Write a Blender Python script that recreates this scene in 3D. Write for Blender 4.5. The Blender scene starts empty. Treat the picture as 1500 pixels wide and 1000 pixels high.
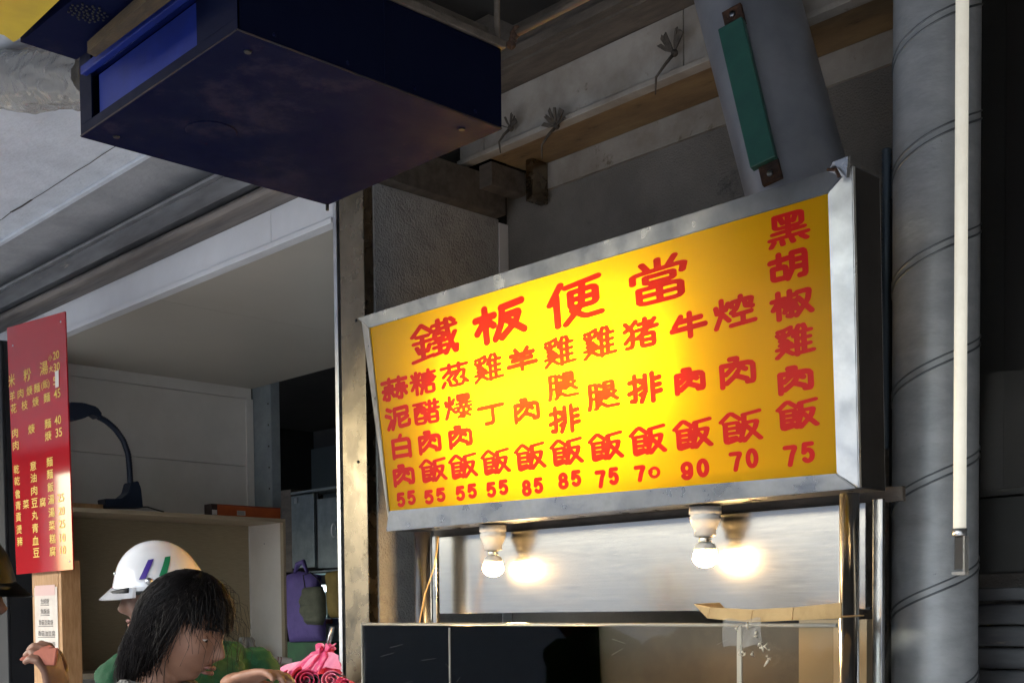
import bpy, bmesh, math, random
import numpy as np
from mathutils import Vector, Matrix, noise as mnoise
random.seed(7)
S = bpy.context.scene
COL = S.collection
R_ = math.radians

# ------------------------------------------------------------------ camera
CAM_F, CAM_PY = 1762.0, 968.0            # focal length and principal row of the 1500 x 1000 picture
CAM_YAW, CAM_PITCH, CAM_ROLL = R_(46.3), R_(2.23), R_(-.54)
Fh = Vector((-math.sin(CAM_YAW), math.cos(CAM_YAW), 0)); Rh = Vector((math.cos(CAM_YAW), math.sin(CAM_YAW), 0)); Uh = Vector((0, 0, 1))
CF = Fh*math.cos(CAM_PITCH) - Uh*math.sin(CAM_PITCH)
U2 = Uh*math.cos(CAM_PITCH) + Fh*math.sin(CAM_PITCH)
CR = Rh*math.cos(CAM_ROLL) + U2*math.sin(CAM_ROLL)
CU = U2*math.cos(CAM_ROLL) - Rh*math.sin(CAM_ROLL)
CC = Vector((0, 0, 1.5))
cam = bpy.data.cameras.new('camera'); co = bpy.data.objects.new('camera', cam); COL.objects.link(co)
M3 = Matrix((CR, CU, -CF)).transposed()
co.matrix_world = Matrix.Translation(CC) @ M3.to_4x4()
cam.sensor_width = 36; cam.lens = 36*CAM_F/1500; cam.shift_y = (CAM_PY-500)/1500
cam.clip_start = .05; cam.clip_end = 2000
S.camera = co

# ------------------------------------------------------------------ world, sun, exposure
W = bpy.data.worlds.new('World'); S.world = W; W.use_nodes = True
nt = W.node_tree; nt.nodes.clear()
sky = nt.nodes.new('ShaderNodeTexSky'); sky.sky_type = 'NISHITA'; sky.sun_disc = False
SUN_EL, SUN_AZ = R_(40), R_(212)
sky.sun_elevation = SUN_EL; sky.sun_rotation = SUN_AZ; sky.dust_density = 2.5; sky.air_density = 1.6
bg = nt.nodes.new('ShaderNodeBackground'); bg.inputs[1].default_value = .15
wo = nt.nodes.new('ShaderNodeOutputWorld')
nt.links.new(sky.outputs[0], bg.inputs[0]); nt.links.new(bg.outputs[0], wo.inputs[0])
sd = bpy.data.lights.new('sun', 'SUN'); sd.energy = .6; sd.angle = R_(12); sd.color = (1, .985, .965)
so = bpy.data.objects.new('sun', sd); COL.objects.link(so)
sdir = Vector((math.sin(SUN_AZ)*math.cos(SUN_EL), math.cos(SUN_AZ)*math.cos(SUN_EL), math.sin(SUN_EL)))
so.rotation_euler = sdir.to_track_quat('Z', 'Y').to_euler()
S.view_settings.view_transform = 'Standard'; S.view_settings.look = 'None'
S.view_settings.exposure = 3.1; S.view_settings.gamma = 1
try: S.view_settings.use_curve_mapping = False
except Exception: pass
S.render.engine = 'CYCLES'
S.cycles.use_denoising = True
S.cycles.max_bounces = 10; S.cycles.transparent_max_bounces = 16; S.cycles.transmission_bounces = 10
S.cycles.sample_clamp_indirect = 6; S.cycles.caustics_reflective = False; S.cycles.caustics_refractive = False

def px(u, v, **k):
    """the point of a world plane (X=, Y= or Z=) or at a depth D seen at a pixel of the 1500 x 1000 photograph"""
    d = CF + CR*((u-750)/CAM_F) + CU*((CAM_PY-v)/CAM_F)
    a, val = list(k.items())[0]
    if a == 'D': return CC + d*val
    i = 'XYZ'.index(a)
    return CC + d*((val-CC[i])/d[i])

# ------------------------------------------------------------------ materials
MATS = {}
def mat(name, col, rough=.5, metal=0., col2=None, scale=6., mix=.5, bump=0., bscale=80., rvar=0., stretch=None,
        spots=None, sscale=9., sth=.62, coat=0., trans=0., ior=1.45, spec=.5, alpha=1., subs=0., sheen=0., emis=None, es=0.):
    if name in MATS: return MATS[name]
    m = bpy.data.materials.new(name); m.use_nodes = True; n = m.node_tree.nodes; L = m.node_tree.links
    b = n['Principled BSDF']
    b.inputs['Base Color'].default_value = (*col, 1); b.inputs['Roughness'].default_value = rough
    b.inputs['Metallic'].default_value = metal; b.inputs['IOR'].default_value = ior
    b.inputs['Specular IOR Level'].default_value = spec
    b.inputs['Coat Weight'].default_value = coat; b.inputs['Coat Roughness'].default_value = .08
    b.inputs['Transmission Weight'].default_value = trans; b.inputs['Alpha'].default_value = alpha
    b.inputs['Sheen Weight'].default_value = sheen
    if emis: b.inputs['Emission Color'].default_value = (*emis, 1); b.inputs['Emission Strength'].default_value = es
    tc = n.new('ShaderNodeTexCoord'); mp = n.new('ShaderNodeMapping'); L.new(tc.outputs['Object'], mp.inputs[0])
    if stretch: mp.inputs['Scale'].default_value = stretch
    cur = None
    if col2:
        t = n.new('ShaderNodeTexNoise'); t.inputs['Scale'].default_value = scale; t.inputs['Detail'].default_value = 8; t.inputs['Roughness'].default_value = .65
        L.new(mp.outputs[0], t.inputs[0])
        r = n.new('ShaderNodeValToRGB'); r.color_ramp.elements[0].position = .5-.25*mix; r.color_ramp.elements[1].position = .5+.25*mix
        L.new(t.outputs[0], r.inputs[0])
        x = n.new('ShaderNodeMix'); x.data_type = 'RGBA'; x.inputs[6].default_value = (*col, 1); x.inputs[7].default_value = (*col2, 1)
        L.new(r.outputs[0], x.inputs[0]); cur = x.outputs[2]
    if spots:
        t = n.new('ShaderNodeTexNoise'); t.inputs['Scale'].default_value = sscale; t.inputs['Detail'].default_value = 10; t.inputs['Roughness'].default_value = .75
        L.new(mp.outputs[0], t.inputs[0])
        r = n.new('ShaderNodeValToRGB'); r.color_ramp.elements[0].position = sth; r.color_ramp.elements[1].position = sth+.07
        L.new(t.outputs[0], r.inputs[0])
        x = n.new('ShaderNodeMix'); x.data_type = 'RGBA'
        if cur: L.new(cur, x.inputs[6])
        else: x.inputs[6].default_value = (*col, 1)
        x.inputs[7].default_value = (*spots, 1); L.new(r.outputs[0], x.inputs[0]); cur = x.outputs[2]
    if cur: L.new(cur, b.inputs['Base Color'])
    if rvar:
        t = n.new('ShaderNodeTexNoise'); t.inputs['Scale'].default_value = 14; t.inputs['Detail'].default_value = 6
        L.new(mp.outputs[0], t.inputs[0]); q = n.new('ShaderNodeMapRange')
        q.inputs[1].default_value = .3; q.inputs[2].default_value = .7; q.inputs[3].default_value = max(.02, rough-rvar); q.inputs[4].default_value = rough+rvar
        L.new(t.outputs[0], q.inputs[0]); L.new(q.outputs[0], b.inputs['Roughness'])
    if bump:
        t = n.new('ShaderNodeTexNoise'); t.inputs['Scale'].default_value = bscale; t.inputs['Detail'].default_value = 4
        L.new(mp.outputs[0], t.inputs[0]); q = n.new('ShaderNodeBump'); q.inputs['Strength'].default_value = bump; q.inputs['Distance'].default_value = .01
        L.new(t.outputs[0], q.inputs['Height']); L.new(q.outputs[0], b.inputs['Normal'])
    MATS[name] = m
    return m

steel = mat('weathered_steel', (.25, .26, .285), .33, 1, (.18, .19, .21), 7, bump=.05, bscale=40, rvar=.1, spots=(.22, .15, .09), sscale=16, sth=.70)
steel_lit = mat('scuffed_painted_lit_steel', (.62, .62, .63), .36, 1, (.46, .46, .47), 9, bump=.05, bscale=40, rvar=.1, spots=(.30, .24, .18), sscale=18, sth=.70)  # brighter light on the sign's side bars, put into the steel colour
steel_plate = mat('brushed_steel_plate', (.47, .46, .445), .19, 1, (.43, .42, .405), 3, bump=.012, bscale=40, rvar=.03, stretch=(.8, 1, 40))
steel_post = mat('polished_steel_post', (.60, .59, .57), .19, 1, (.5, .49, .47), 5, rvar=.06)
steel_jamb = mat('stained_lamp_tint_steel', (.25, .205, .15), .27, 1, (.17, .14, .10), 4, bump=.03, bscale=12, rvar=.08, spots=(.15, .12, .085), sscale=5, sth=.60)  # stained steel; its brass tint is warm bulb light put into the colour
galv = mat('galvanised_sheet', (.46, .485, .505), .45, .3, (.36, .38, .40), 9, bump=.1, bscale=60, spots=(.09, .10, .11), sscale=26, sth=.655, stretch=(1, 1, 2.2))
duct_grey = mat('grey_painted_duct', (.38, .40, .45), .36, .5, (.28, .30, .345), 3, rvar=.08, bump=.04, bscale=6)
green_p = mat('green_enamel', (.035, .125, .10), .4, 0, (.03, .10, .085), 12, spots=(.02, .05, .04), sscale=20, sth=.66)
rust = mat('rust', (.10, .05, .03), .8, .3, (.04, .025, .02), 30, bump=.4)
rust_dk = mat('dark_edge_rust', (.030, .016, .014), .8, 0, (.010, .010, .02), 30)
navy = mat('navy_enamel', (.0035, .0055, .026), .55, 0, (.007, .009, .028), 4, rvar=.1, spots=(.019, .017, .036), sscale=3.0, sth=.53, spec=.02)
navy_side = mat('navy_enamel_side', (.003, .0045, .018), .45, 0, (.004, .006, .02), 6, rvar=.1, spots=(.02, .012, .01), sscale=12, sth=.70, spec=.05)
blue = mat('bright_blue_enamel', (.012, .026, .19), .42, 0, (.010, .020, .14), 9, spots=(.006, .008, .03), sscale=16, sth=.66, spec=.15)
yellow_p = mat('yellow_enamel', (.62, .44, .03), .4, 0, (.50, .34, .03), 6, spots=(.2, .12, .04), sscale=9, sth=.68)
ochre = mat('ochre_timber', (.075, .048, .022), .7, 0, (.035, .024, .014), 14, bump=.2, stretch=(1, 4, 6))
white_wall = mat('offwhite_panel', (.76, .74, .70), .42, 0, (.68, .66, .62), 2.5, rvar=.06, spots=(.36, .32, .27), sscale=14, sth=.72)
fascia_m = mat('white_laminate', (.74, .745, .76), .32, 0, (.68, .68, .69), 3, spots=(.5, .48, .45), sscale=18, sth=.72)
soffit_b = mat('beige_laminate_soffit', (.50, .46, .39), .32, 0, (.46, .425, .36), 1.2)
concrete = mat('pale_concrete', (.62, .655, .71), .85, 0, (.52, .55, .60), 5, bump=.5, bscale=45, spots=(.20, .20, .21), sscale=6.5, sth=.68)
concrete_d = mat('grey_concrete', (.38, .385, .40), .8, 0, (.30, .305, .315), 4, bump=.35, bscale=40, spots=(.13, .12, .12), sscale=9, sth=.68)
metal_dk = mat('dark_shutter_metal', (.13, .135, .145), .42, .5, (.07, .07, .075), 4, rvar=.1, stretch=(.5, 3, 3), spots=(.30, .25, .21), sscale=3, sth=.62)
metal_br = mat('brownish_shutter_metal', (.20, .175, .155), .5, .4, (.08, .07, .065), 3, rvar=.1, stretch=(.35, 5, 5))
alu = mat('bright_aluminium', (.66, .67, .69), .3, .9, (.5, .5, .52), 8)
black_gap = mat('black_rubber', (.012, .012, .013), .6)
tex_wall = mat('dark_leathergrain_panel', (.40, .395, .39), .28, 0, (.34, .335, .33), 3, bump=.75, bscale=130, rvar=.06)
back_wall = mat('stucco_back_wall', (.23, .212, .19), .5, 0, (.17, .157, .14), 3, bump=.6, bscale=170, spots=(.08, .075, .07), sscale=2.2, sth=.6)
dirty_white = mat('grimy_white_beam', (.40, .375, .34), .5, 0, (.26, .23, .195), 4, bump=.15, bscale=30, spots=(.12, .09, .06), sscale=7, sth=.62)
tan_board = mat('greasy_tan_board', (.27, .185, .09), .55, 0, (.16, .10, .05), 3, bump=.2, bscale=25, spots=(.05, .035, .02), sscale=6, sth=.6, stretch=(1, 2.5, 1))
dark_wood = mat('sooty_timber', (.13, .108, .09), .6, 0, (.07, .06, .05), 6, bump=.3, stretch=(1, 4, 4))
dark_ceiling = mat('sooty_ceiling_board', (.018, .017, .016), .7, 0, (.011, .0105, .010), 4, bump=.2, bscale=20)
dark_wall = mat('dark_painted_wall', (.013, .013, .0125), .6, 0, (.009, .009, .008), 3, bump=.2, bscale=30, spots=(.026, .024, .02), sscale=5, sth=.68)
shelf_m = mat('shelf_laminate', (.44, .35, .24), .5, 0, (.38, .30, .20), 20, stretch=(1, 1, 14), rvar=.05)
shelf_in = mat('shelf_inside_board', (.38, .31, .20), .55, 0, (.32, .26, .165), 20, stretch=(1, 1, 14))
shelf_w = mat('cream_shelf_side', (.80, .74, .66), .5, 0, (.74, .68, .60), 5, spots=(.35, .28, .22), sscale=18, sth=.74)
bluegrey = mat('bluegrey_post_paint', (.30, .345, .37), .5, .1, (.23, .27, .29), 8, spots=(.06, .06, .06), sscale=26, sth=.64)
red_board = mat('gloss_red_acrylic', (.40, .004, .012), .05, 0, spec=.6, bump=.01, bscale=3)
yellow_ink = mat('yellow_vinyl', (.82, .58, .09), .4)
porcelain = mat('white_porcelain', (.68, .66, .62), .25, 0, (.58, .55, .5), 20, spots=(.3, .25, .2), sscale=40, sth=.68)
brass = mat('nickel_screw_shell', (.6, .55, .45), .25, 1)
plastic_blk = mat('blueblack_plastic', (.020, .030, .055), .42)
black_p = mat('black_gloss_plastic', (.012, .012, .014), .16, coat=.5)
paper = mat('cream_paper', (.64, .57, .50), .8, 0, (.58, .5, .43), 14)
ink = mat('dark_ink', (.05, .045, .05), .7)
pine = mat('raw_pine', (.47, .27, .13), .6, 0, (.36, .19, .08), 12, bump=.15, bscale=30, stretch=(7, 7, 1), spots=(.16, .07, .03), sscale=12, sth=.7)
orange_m = mat('orange_carton', (.50, .11, .03), .5, 0, (.42, .09, .03), 15, spots=(.7, .6, .5), sscale=22, sth=.72)
white_lbl = mat('white_label', (.72, .68, .64), .6)
skin_f = mat('skin_warm', (.29, .15, .095), .5, 0, (.25, .125, .08), 12, bump=.08, bscale=200)
skin_d = mat('skin_tanned', (.17, .09, .06), .52, 0, (.18, .09, .06), 12, bump=.1, bscale=200)
lip_m = mat('lips', (.20, .085, .068), .55)
hair_m = mat('black_hair', (.006, .005, .005), .48, 0, (.010, .008, .008), 30, bump=.1, bscale=300, stretch=(6, 6, 1), spec=.18)
eye_w = mat('eye_white', (.6, .57, .53), .2); eye_d = mat('eye_iris', (.02, .012, .01), .1)
helm_w = mat('white_helmet_shell', (.74, .74, .77), .14, coat=.6, col2=(.68, .68, .71), scale=5)
helm_k = mat('black_helmet_shell', (.005, .005, .006), .45, spec=.15)
purple_ink = mat('purple_stripe', (.06, .03, .25), .3); green_ink = mat('green_stripe', (.02, .22, .10), .3)
green_cl = mat('green_jacket_cloth', (.008, .085, .034), .8, 0, (.006, .06, .024), 14, bump=.2, bscale=250)
grey_cl = mat('grey_jacket_cloth', (.10, .115, .125), .7, 0, (.07, .08, .09), 14, bump=.2, bscale=250)
black_cl = mat('black_jacket_cloth', (.014, .014, .016), .75, 0, (.02, .02, .024), 14, bump=.3, bscale=200)
knit = mat('grey_knit', (.22, .215, .20), .9, 0, (.035, .035, .035), 110, mix=.3, bump=.8, bscale=150)
denim = mat('dark_trousers', (.025, .03, .045), .8, 0, (.018, .02, .03), 20)
wallet_m = mat('terracotta_leather', (.40, .115, .065), .5, 0, (.32, .09, .05), 18, bump=.1)
pink = mat('pink_plastic_film', (.72, .10, .22), .32, 0, (.62, .06, .17), 12, bump=.3, bscale=22)
pink2 = mat('pale_pink_film', (.78, .30, .42), .35, 0, (.68, .16, .28), 12)
purple_b = mat('purple_nonwoven', (.12, .085, .30), .7, 0, (.09, .065, .24), 12, bump=.5, bscale=18)
olive_b = mat('olive_quilted_cloth', (.13, .14, .10), .8, 0, (.10, .11, .08), 20, bump=.3)
mustard_b = mat('mustard_cloth', (.26, .19, .045), .7, 0, (.2, .14, .03), 10, bump=.3, bscale=20)
green_bin = mat('green_plastic', (.02, .11, .04), .5, 0, (.012, .07, .03), 6)
cabinet_m = mat('grey_cabinet_steel', (.26, .30, .31), .4, .5, (.18, .21, .22), 8)
asphalt = mat('asphalt', (.15, .155, .16), .9, 0, (.115, .12, .125), 8, bump=.4, bscale=120)
paving = mat('concrete_pavement', (.27, .28, .295), .85, 0, (.21, .22, .235), 5, bump=.3, bscale=90)
cardboard = mat('cardboard', (.46, .31, .14), .75, 0, (.38, .25, .11), 10, bump=.15, bscale=40, stretch=(1, 6, 1))
wire_m = mat('clear_flex_wire', (.55, .36, .16), .3, .3)
hose_m = mat('corrugated_hose', (.13, .17, .21), .5, .3)
rag_m = mat('dirty_string', (.10, .085, .07), .9, 0, (.04, .035, .03), 30, bump=.5)

def plastic_film(name, tint, a, rough=.15):
    m = bpy.data.materials.new(name); m.use_nodes = True; n = m.node_tree.nodes; L = m.node_tree.links
    n.remove(n['Principled BSDF']); o = n['Material Output']
    t = n.new('ShaderNodeBsdfTransparent'); t.inputs[0].default_value = (*tint, 1)
    g = n.new('ShaderNodeBsdfPrincipled'); g.inputs['Base Color'].default_value = (.55, .54, .52, 1); g.inputs['Roughness'].default_value = rough
    tx = n.new('ShaderNodeTexNoise'); tx.inputs['Scale'].default_value = 25
    tc = n.new('ShaderNodeTexCoord'); L.new(tc.outputs['Object'], tx.inputs[0])
    bu = n.new('ShaderNodeBump'); bu.inputs['Strength'].default_value = .5; bu.inputs['Distance'].default_value = .01
    L.new(tx.outputs[0], bu.inputs['Height']); L.new(bu.outputs[0], g.inputs['Normal'])
    x = n.new('ShaderNodeMixShader'); x.inputs[0].default_value = a
    L.new(t.outputs[0], x.inputs[1]); L.new(g.outputs[0], x.inputs[2]); L.new(x.outputs[0], o.inputs[0])
    return m
film = plastic_film('crumpled_clear_film', (.78, .76, .72), .42)
film2 = plastic_film('thin_clear_film', (.9, .9, .88), .22)

def acrylic_mat():
    m = bpy.data.materials.new('clear_acrylic'); m.use_nodes = True; n = m.node_tree.nodes; L = m.node_tree.links
    n.remove(n['Principled BSDF']); o = n['Material Output']
    t = n.new('ShaderNodeBsdfTransparent'); t.inputs[0].default_value = (.86, .86, .84, 1)
    g = n.new('ShaderNodeBsdfGlossy'); g.inputs['Roughness'].default_value = .03; g.inputs[0].default_value = (.36, .36, .36, 1)
    fr = n.new('ShaderNodeFresnel'); fr.inputs[0].default_value = 1.49
    x = n.new('ShaderNodeMixShader'); L.new(fr.outputs[0], x.inputs[0])
    L.new(t.outputs[0], x.inputs[1]); L.new(g.outputs[0], x.inputs[2]); L.new(x.outputs[0], o.inputs[0])
    return m
acrylic = acrylic_mat()
acr_edge = mat('acrylic_edge', (.75, .70, .58), .12, 0, trans=.55, ior=1.49)

def lightbox_mat(name, tcol, dcol, wt, gloss=.25):
    m = bpy.data.materials.new(name); m.use_nodes = True; n = m.node_tree.nodes; L = m.node_tree.links
    n.remove(n['Principled BSDF']); o = n['Material Output']
    t = n.new('ShaderNodeBsdfTranslucent'); t.inputs[0].default_value = (*tcol, 1)
    p = n.new('ShaderNodeBsdfPrincipled'); p.inputs['Specular IOR Level'].default_value = .22; p.inputs['Base Color'].default_value = (*dcol, 1); p.inputs['Roughness'].default_value = gloss
    x = n.new('ShaderNodeMixShader'); x.inputs[0].default_value = wt
    L.new(p.outputs[0], x.inputs[1]); L.new(t.outputs[0], x.inputs[2]); L.new(x.outputs[0], o.inputs[0])
    return m
sign_face = lightbox_mat('backlit_yellow_acrylic', (1.0, .64, .003), (.62, .36, .008), .62)
sign_ink = lightbox_mat('red_translucent_vinyl', (.85, .055, .006), (.62, .014, .018), .50, .35)

def emit(name, col, s):
    m = bpy.data.materials.new(name); m.use_nodes = True; n = m.node_tree.nodes; L = m.node_tree.links
    n.remove(n['Principled BSDF']); e = n.new('ShaderNodeEmission'); e.inputs[0].default_value = (*col, 1); e.inputs[1].default_value = s
    L.new(e.outputs[0], n['Material Output'].inputs[0]); return m
tube_in = emit('lightbox_lamp_glow', (1, .93, .80), 8.8)
bulb_glow = emit('bulb_glow', (1, .62, .25), 55)
tube_glow = mat('milky_tube', (.80, .77, .68), .35, 0, (.66, .62, .52), 5, emis=(1, .95, .80), es=.055)
far_glow = emit('inner_lamp_glow', (.75, .95, 1), 1.2)

# ------------------------------------------------------------------ object helpers
def empty(name, loc, label, cat, group=None, kind=None):
    o = bpy.data.objects.new(name, None); COL.objects.link(o); o.location = loc; o.empty_display_size = .1
    tag(o, label, cat, group, kind); return o
def tag(o, label=None, cat=None, group=None, kind=None):
    if label: o['label'] = label
    if cat: o['category'] = cat
    if group: o['group'] = group
    if kind: o['kind'] = kind
    return o
def root_loc(p):
    l = Vector((0, 0, 0))
    while p is not None: l += p.location; p = p.parent
    return l
def obj(name, bm, m, parent=None, smooth=False, base=None, kind=None):
    """link a bmesh (in world coordinates) as one mesh object; its origin goes to the parent's, or to base"""
    me = bpy.data.meshes.new(name)
    off = root_loc(parent) if parent else (Vector(base) if base else Vector((0, 0, 0)))
    loc = Vector((0, 0, 0))
    if parent is None: loc = off
    bmesh.ops.translate(bm, verts=bm.verts, vec=-off)
    bm.to_mesh(me); bm.free()
    for mm in (m if isinstance(m, (list, tuple)) else [m]): me.materials.append(mm)
    if smooth:
        for p in me.polygons: p.use_smooth = True
    o = bpy.data.objects.new(name, me); COL.objects.link(o); o.location = loc
    if parent: o.parent = parent
    if kind: o['kind'] = kind
    return o
def nb(): return bmesh.new()
def add_box(bm, x0, x1, y0, y1, z0, z1, bev=0., mi=0):
    c = bmesh.ops.create_cube(bm, size=1)['verts']
    for v in c:
        v.co = Vector((x0+(v.co.x+.5)*(x1-x0), y0+(v.co.y+.5)*(y1-y0), z0+(v.co.z+.5)*(z1-z0)))
    fs = {f for v in c for f in v.link_faces}
    for f in fs: f.material_index = mi
    if bev:
        es = list({e for v in c for e in v.link_edges})
        bmesh.ops.bevel(bm, geom=es, offset=bev, segments=2, affect='EDGES', profile=.5)
    return bm
def bx(*a, bev=0.): return add_box(nb(), *a, bev=bev)
def frame_of(d):
    d = d.normalized(); a = Vector((0, 0, 1)) if abs(d.z) < .9 else Vector((1, 0, 0))
    x = d.cross(a).normalized(); return x, d.cross(x).normalized()
def add_tube(bm, pts, r, n=12, caps=True, mi=0, prof=None):
    """tube along points; r number or per-point list"""
    pts = [Vector(p) for p in pts]; rr = r if isinstance(r, (list, tuple)) else [r]*len(pts)
    rings = []; X = None
    for i, p in enumerate(pts):
        d = (pts[min(i+1, len(pts)-1)] - pts[max(i-1, 0)])
        if d.length < 1e-9: d = Vector((0, 0, 1))
        d.normalize()
        if X is None: X, Y = frame_of(d)
        else:
            X = (X - d*X.dot(d)); X = X.normalized() if X.length > 1e-6 else frame_of(d)[0]
            Y = d.cross(X).normalized()
        rings.append([bm.verts.new(p + (X*math.cos(2*math.pi*k/n) + Y*math.sin(2*math.pi*k/n))*rr[i]) for k in range(n)])
    for a, b in zip(rings, rings[1:]):
        for k in range(n):
            f = bm.faces.new((a[k], a[(k+1) % n], b[(k+1) % n], b[k])); f.material_index = mi; f.smooth = True
    if caps:
        for rg in (rings[0][::-1], rings[-1]):
            f = bm.faces.new(rg); f.material_index = mi
    return bm
def add_lathe(bm, c, prof, n=24, axis=Vector((0, 0, 1)), mi=0):
    """profile of (radius, height) turned round axis from c"""
    x, y = frame_of(axis); rings = []
    for r, h in prof:
        rings.append([bm.verts.new(Vector(c) + axis*h + (x*math.cos(2*math.pi*k/n)+y*math.sin(2*math.pi*k/n))*max(r, 1e-4)) for k in range(n)])
    for a, b in zip(rings, rings[1:]):
        for k in range(n):
            f = bm.faces.new((a[k], a[(k+1) % n], b[(k+1) % n], b[k])); f.smooth = True; f.material_index = mi
    bm.faces.new(rings[0][::-1]); bm.faces.new(rings[-1]); return bm
def add_prism(bm, poly, vec, mi=0):
    """planar polygon (world points) extruded by vec"""
    a = [bm.verts.new(Vector(p)) for p in poly]; b = [bm.verts.new(Vector(p)+Vector(vec)) for p in poly]; n = len(a)
    for f in (a[::-1], b): bm.faces.new(f).material_index = mi
    for i in range(n): bm.faces.new((a[i], a[(i+1) % n], b[(i+1) % n], b[i])).material_index = mi
    return bm
def fixn(bm): bmesh.ops.recalc_face_normals(bm, faces=bm.faces); return bm
def profile_x(poly, x0, x1):
    """polygon in (Y,Z) swept along X"""
    bm = nb(); add_prism(bm, [(x0, y, z) for y, z in poly], (x1-x0, 0, 0)); return fixn(bm)
def cloth_patch(fn, nu, nv, thick=0.):
    bm = nb(); g = [[bm.verts.new(Vector(fn(i/nu, j/nv))) for j in range(nv+1)] for i in range(nu+1)]
    for i in range(nu):
        for j in range(nv):
            f = bm.faces.new((g[i][j], g[i+1][j], g[i+1][j+1], g[i][j+1])); f.smooth = True
    if thick: bmesh.ops.solidify(bm, geom=list(bm.faces), thickness=thick)
    return bm

# ------------------------------------------------------------------ SETTING
YF = 2.6           # plane of the shop fronts
obj('street', bx(-60, 60, -60, -2.2, -.3, -.12), asphalt, kind='structure')
obj('pavement', bx(-60, 60, -2.2, 9, -.2, 0), paving, kind='structure')
obj('kerb', bx(-60, 60, -2.34, -2.2, -.2, .004, bev=.01), concrete_d, kind='structure')
# ceilings of the arcade
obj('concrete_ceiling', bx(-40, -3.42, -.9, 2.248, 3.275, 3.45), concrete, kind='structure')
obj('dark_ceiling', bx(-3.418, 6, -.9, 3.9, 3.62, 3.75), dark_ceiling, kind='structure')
obj('ceiling_edge_beam', bx(-40, 6, -1.1, -.902, 3.05, 3.75), concrete_d, kind='structure')
# far side building masses of the alcove and beyond
obj('back_wall', bx(-3.46, 1.5, 3.3, 3.45, 0, 3.72), back_wall, kind='structure')

obj('upper_building', bx(-40, 6, -.88, 12, 3.76, 9), concrete_d, kind='structure')
obj('left_building', bx(-40, -3.42, 2.662, 12, 3.49, 3.755), concrete_d, kind='structure')
pil = empty('dark_pillar', (-5.9, 2.45, 0), 'black painted steel pillar at the left edge behind the red menu board', 'pillar')
obj('pillar_face', bx(-6.9, px(62, 700, Y=2.6).x, 2.40, 2.418, 0, 2.92, bev=.004), mat('black_steel', (.010, .011, .014), .6, 0, (.016, .016, .018), 5), pil)
obj('pillar_side', bx(px(62, 700, Y=2.6).x-.02, px(62, 700, Y=2.6).x-.001, 2.4185, 2.59, 0, 2.92), mat('black_steel', (.016, .018, .022)), pil)
obj('added_shade_block', bx(3.0, 30, -9, -1.12, -.1, 7), concrete_d, kind='structure')  # added out of view, to shade the right-hand side
obj('added_glare_wall', bx(-50, -12.85, -1.099, -.903, 0, 3.049), concrete_d, kind='structure')  # added out of view, to narrow the glare on the red board
obj('added_opposite_block', bx(-34, 40, -18, -13, -.1, 4.6), concrete_d, kind='structure')  # added out of view, to dim reflections in plate and frame
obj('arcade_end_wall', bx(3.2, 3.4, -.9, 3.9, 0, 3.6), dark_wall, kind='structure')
# left shop bay ------------------------------------------------
XL = -6.62
shop = empty('shopfront', (-5, YF, 0), 'left shopfront with white fascia, roller shutter box and beige soffit over the opening', 'shopfront')
zf0, zf1 = 2.924, 3.073
seams = [-8.6, -6.2, -4.05, -3.64]
for a, b in zip(seams, seams[1:]):
    obj('fascia_panel', bx(a+.0015, b-.0015, 2.6, 2.64, zf0+.022, zf1, bev=.001), fascia_m, shop)
obj('fascia_trim', bx(-8.6, -3.64, 2.592, 2.64, zf0, zf0+.0205, bev=.002), fascia_m, shop)
obj('shutter_roll', profile_x([(2.62, 3.073)] + [(2.56-.055*math.sin(t), 3.075+.03*(1-math.cos(t))) for t in [i*math.pi/10 for i in range(11)]] + [(2.62, 3.135)], -8.6, -3.6), metal_br, shop, smooth=False)
obj('shutter_box', profile_x([(2.62, 3.136), (2.52, 3.134), (2.497, 3.14), (2.452, 3.186), (2.452, 3.188), (2.62, 3.19)], -8.6, -3.6), metal_dk, shop)
obj('guide_strip', bx(-8.6, -3.6, 2.43, 2.47, 3.1885, 3.2), alu, shop)
obj('guide_channel', profile_x([(2.47, 3.2005), (2.44, 3.2005), (2.44, 3.21), (2.52, 3.212), (2.52, 3.235), (2.50, 3.237), (2.50, 3.243), (2.54, 3.245), (2.54, 3.285), (2.62, 3.285), (2.62, 3.2005)], -8.6, -3.6), metal_dk, shop)
obj('guide_strip', bx(-8.6, -3.6, 2.485, 2.4985, 3.237, 3.242), alu, shop)
obj('grey_lintel', bx(-40, -3.42, 2.2495, 2.66, 3.293, 3.48), concrete_d, kind='structure')
obj('lintel_drip_edge', bx(-12, -3.42, 2.225, 2.249, 3.262, 3.2745, bev=.003), concrete, kind='structure')
# crack line groove in the concrete (thin dark ragged line)
bm = nb(); 
for k in range(46):
    x = -3.7 - k*.11; y = 2.115 + .012*mnoise.noise(Vector((k*.7, 0, 0)))
    x2 = x-.11; y2 = 2.115 + .012*mnoise.noise(Vector(((k+1)*.7, 0, 0)))
    w = .002+.006*max(0, mnoise.noise(Vector((k*.33, 5, 0))))
    vs = [bm.verts.new(p) for p in ((x, y-w, 3.2735), (x2, y2-w, 3.2735), (x2, y2+w, 3.2735), (x, y+w, 3.2735))]
    bm.faces.new(vs)
obj('ceiling_crack', bm, mat('crack_dark', (.06, .055, .05), .9), kind='structure')
# soffit panels
for a, b in ((-6.62, -5.05), (-5.047, -3.64)):
    obj('soffit_panel', bx(a, b, 2.642, 4.09, zf0+.004, zf0+.03), soffit_b, shop)
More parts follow.
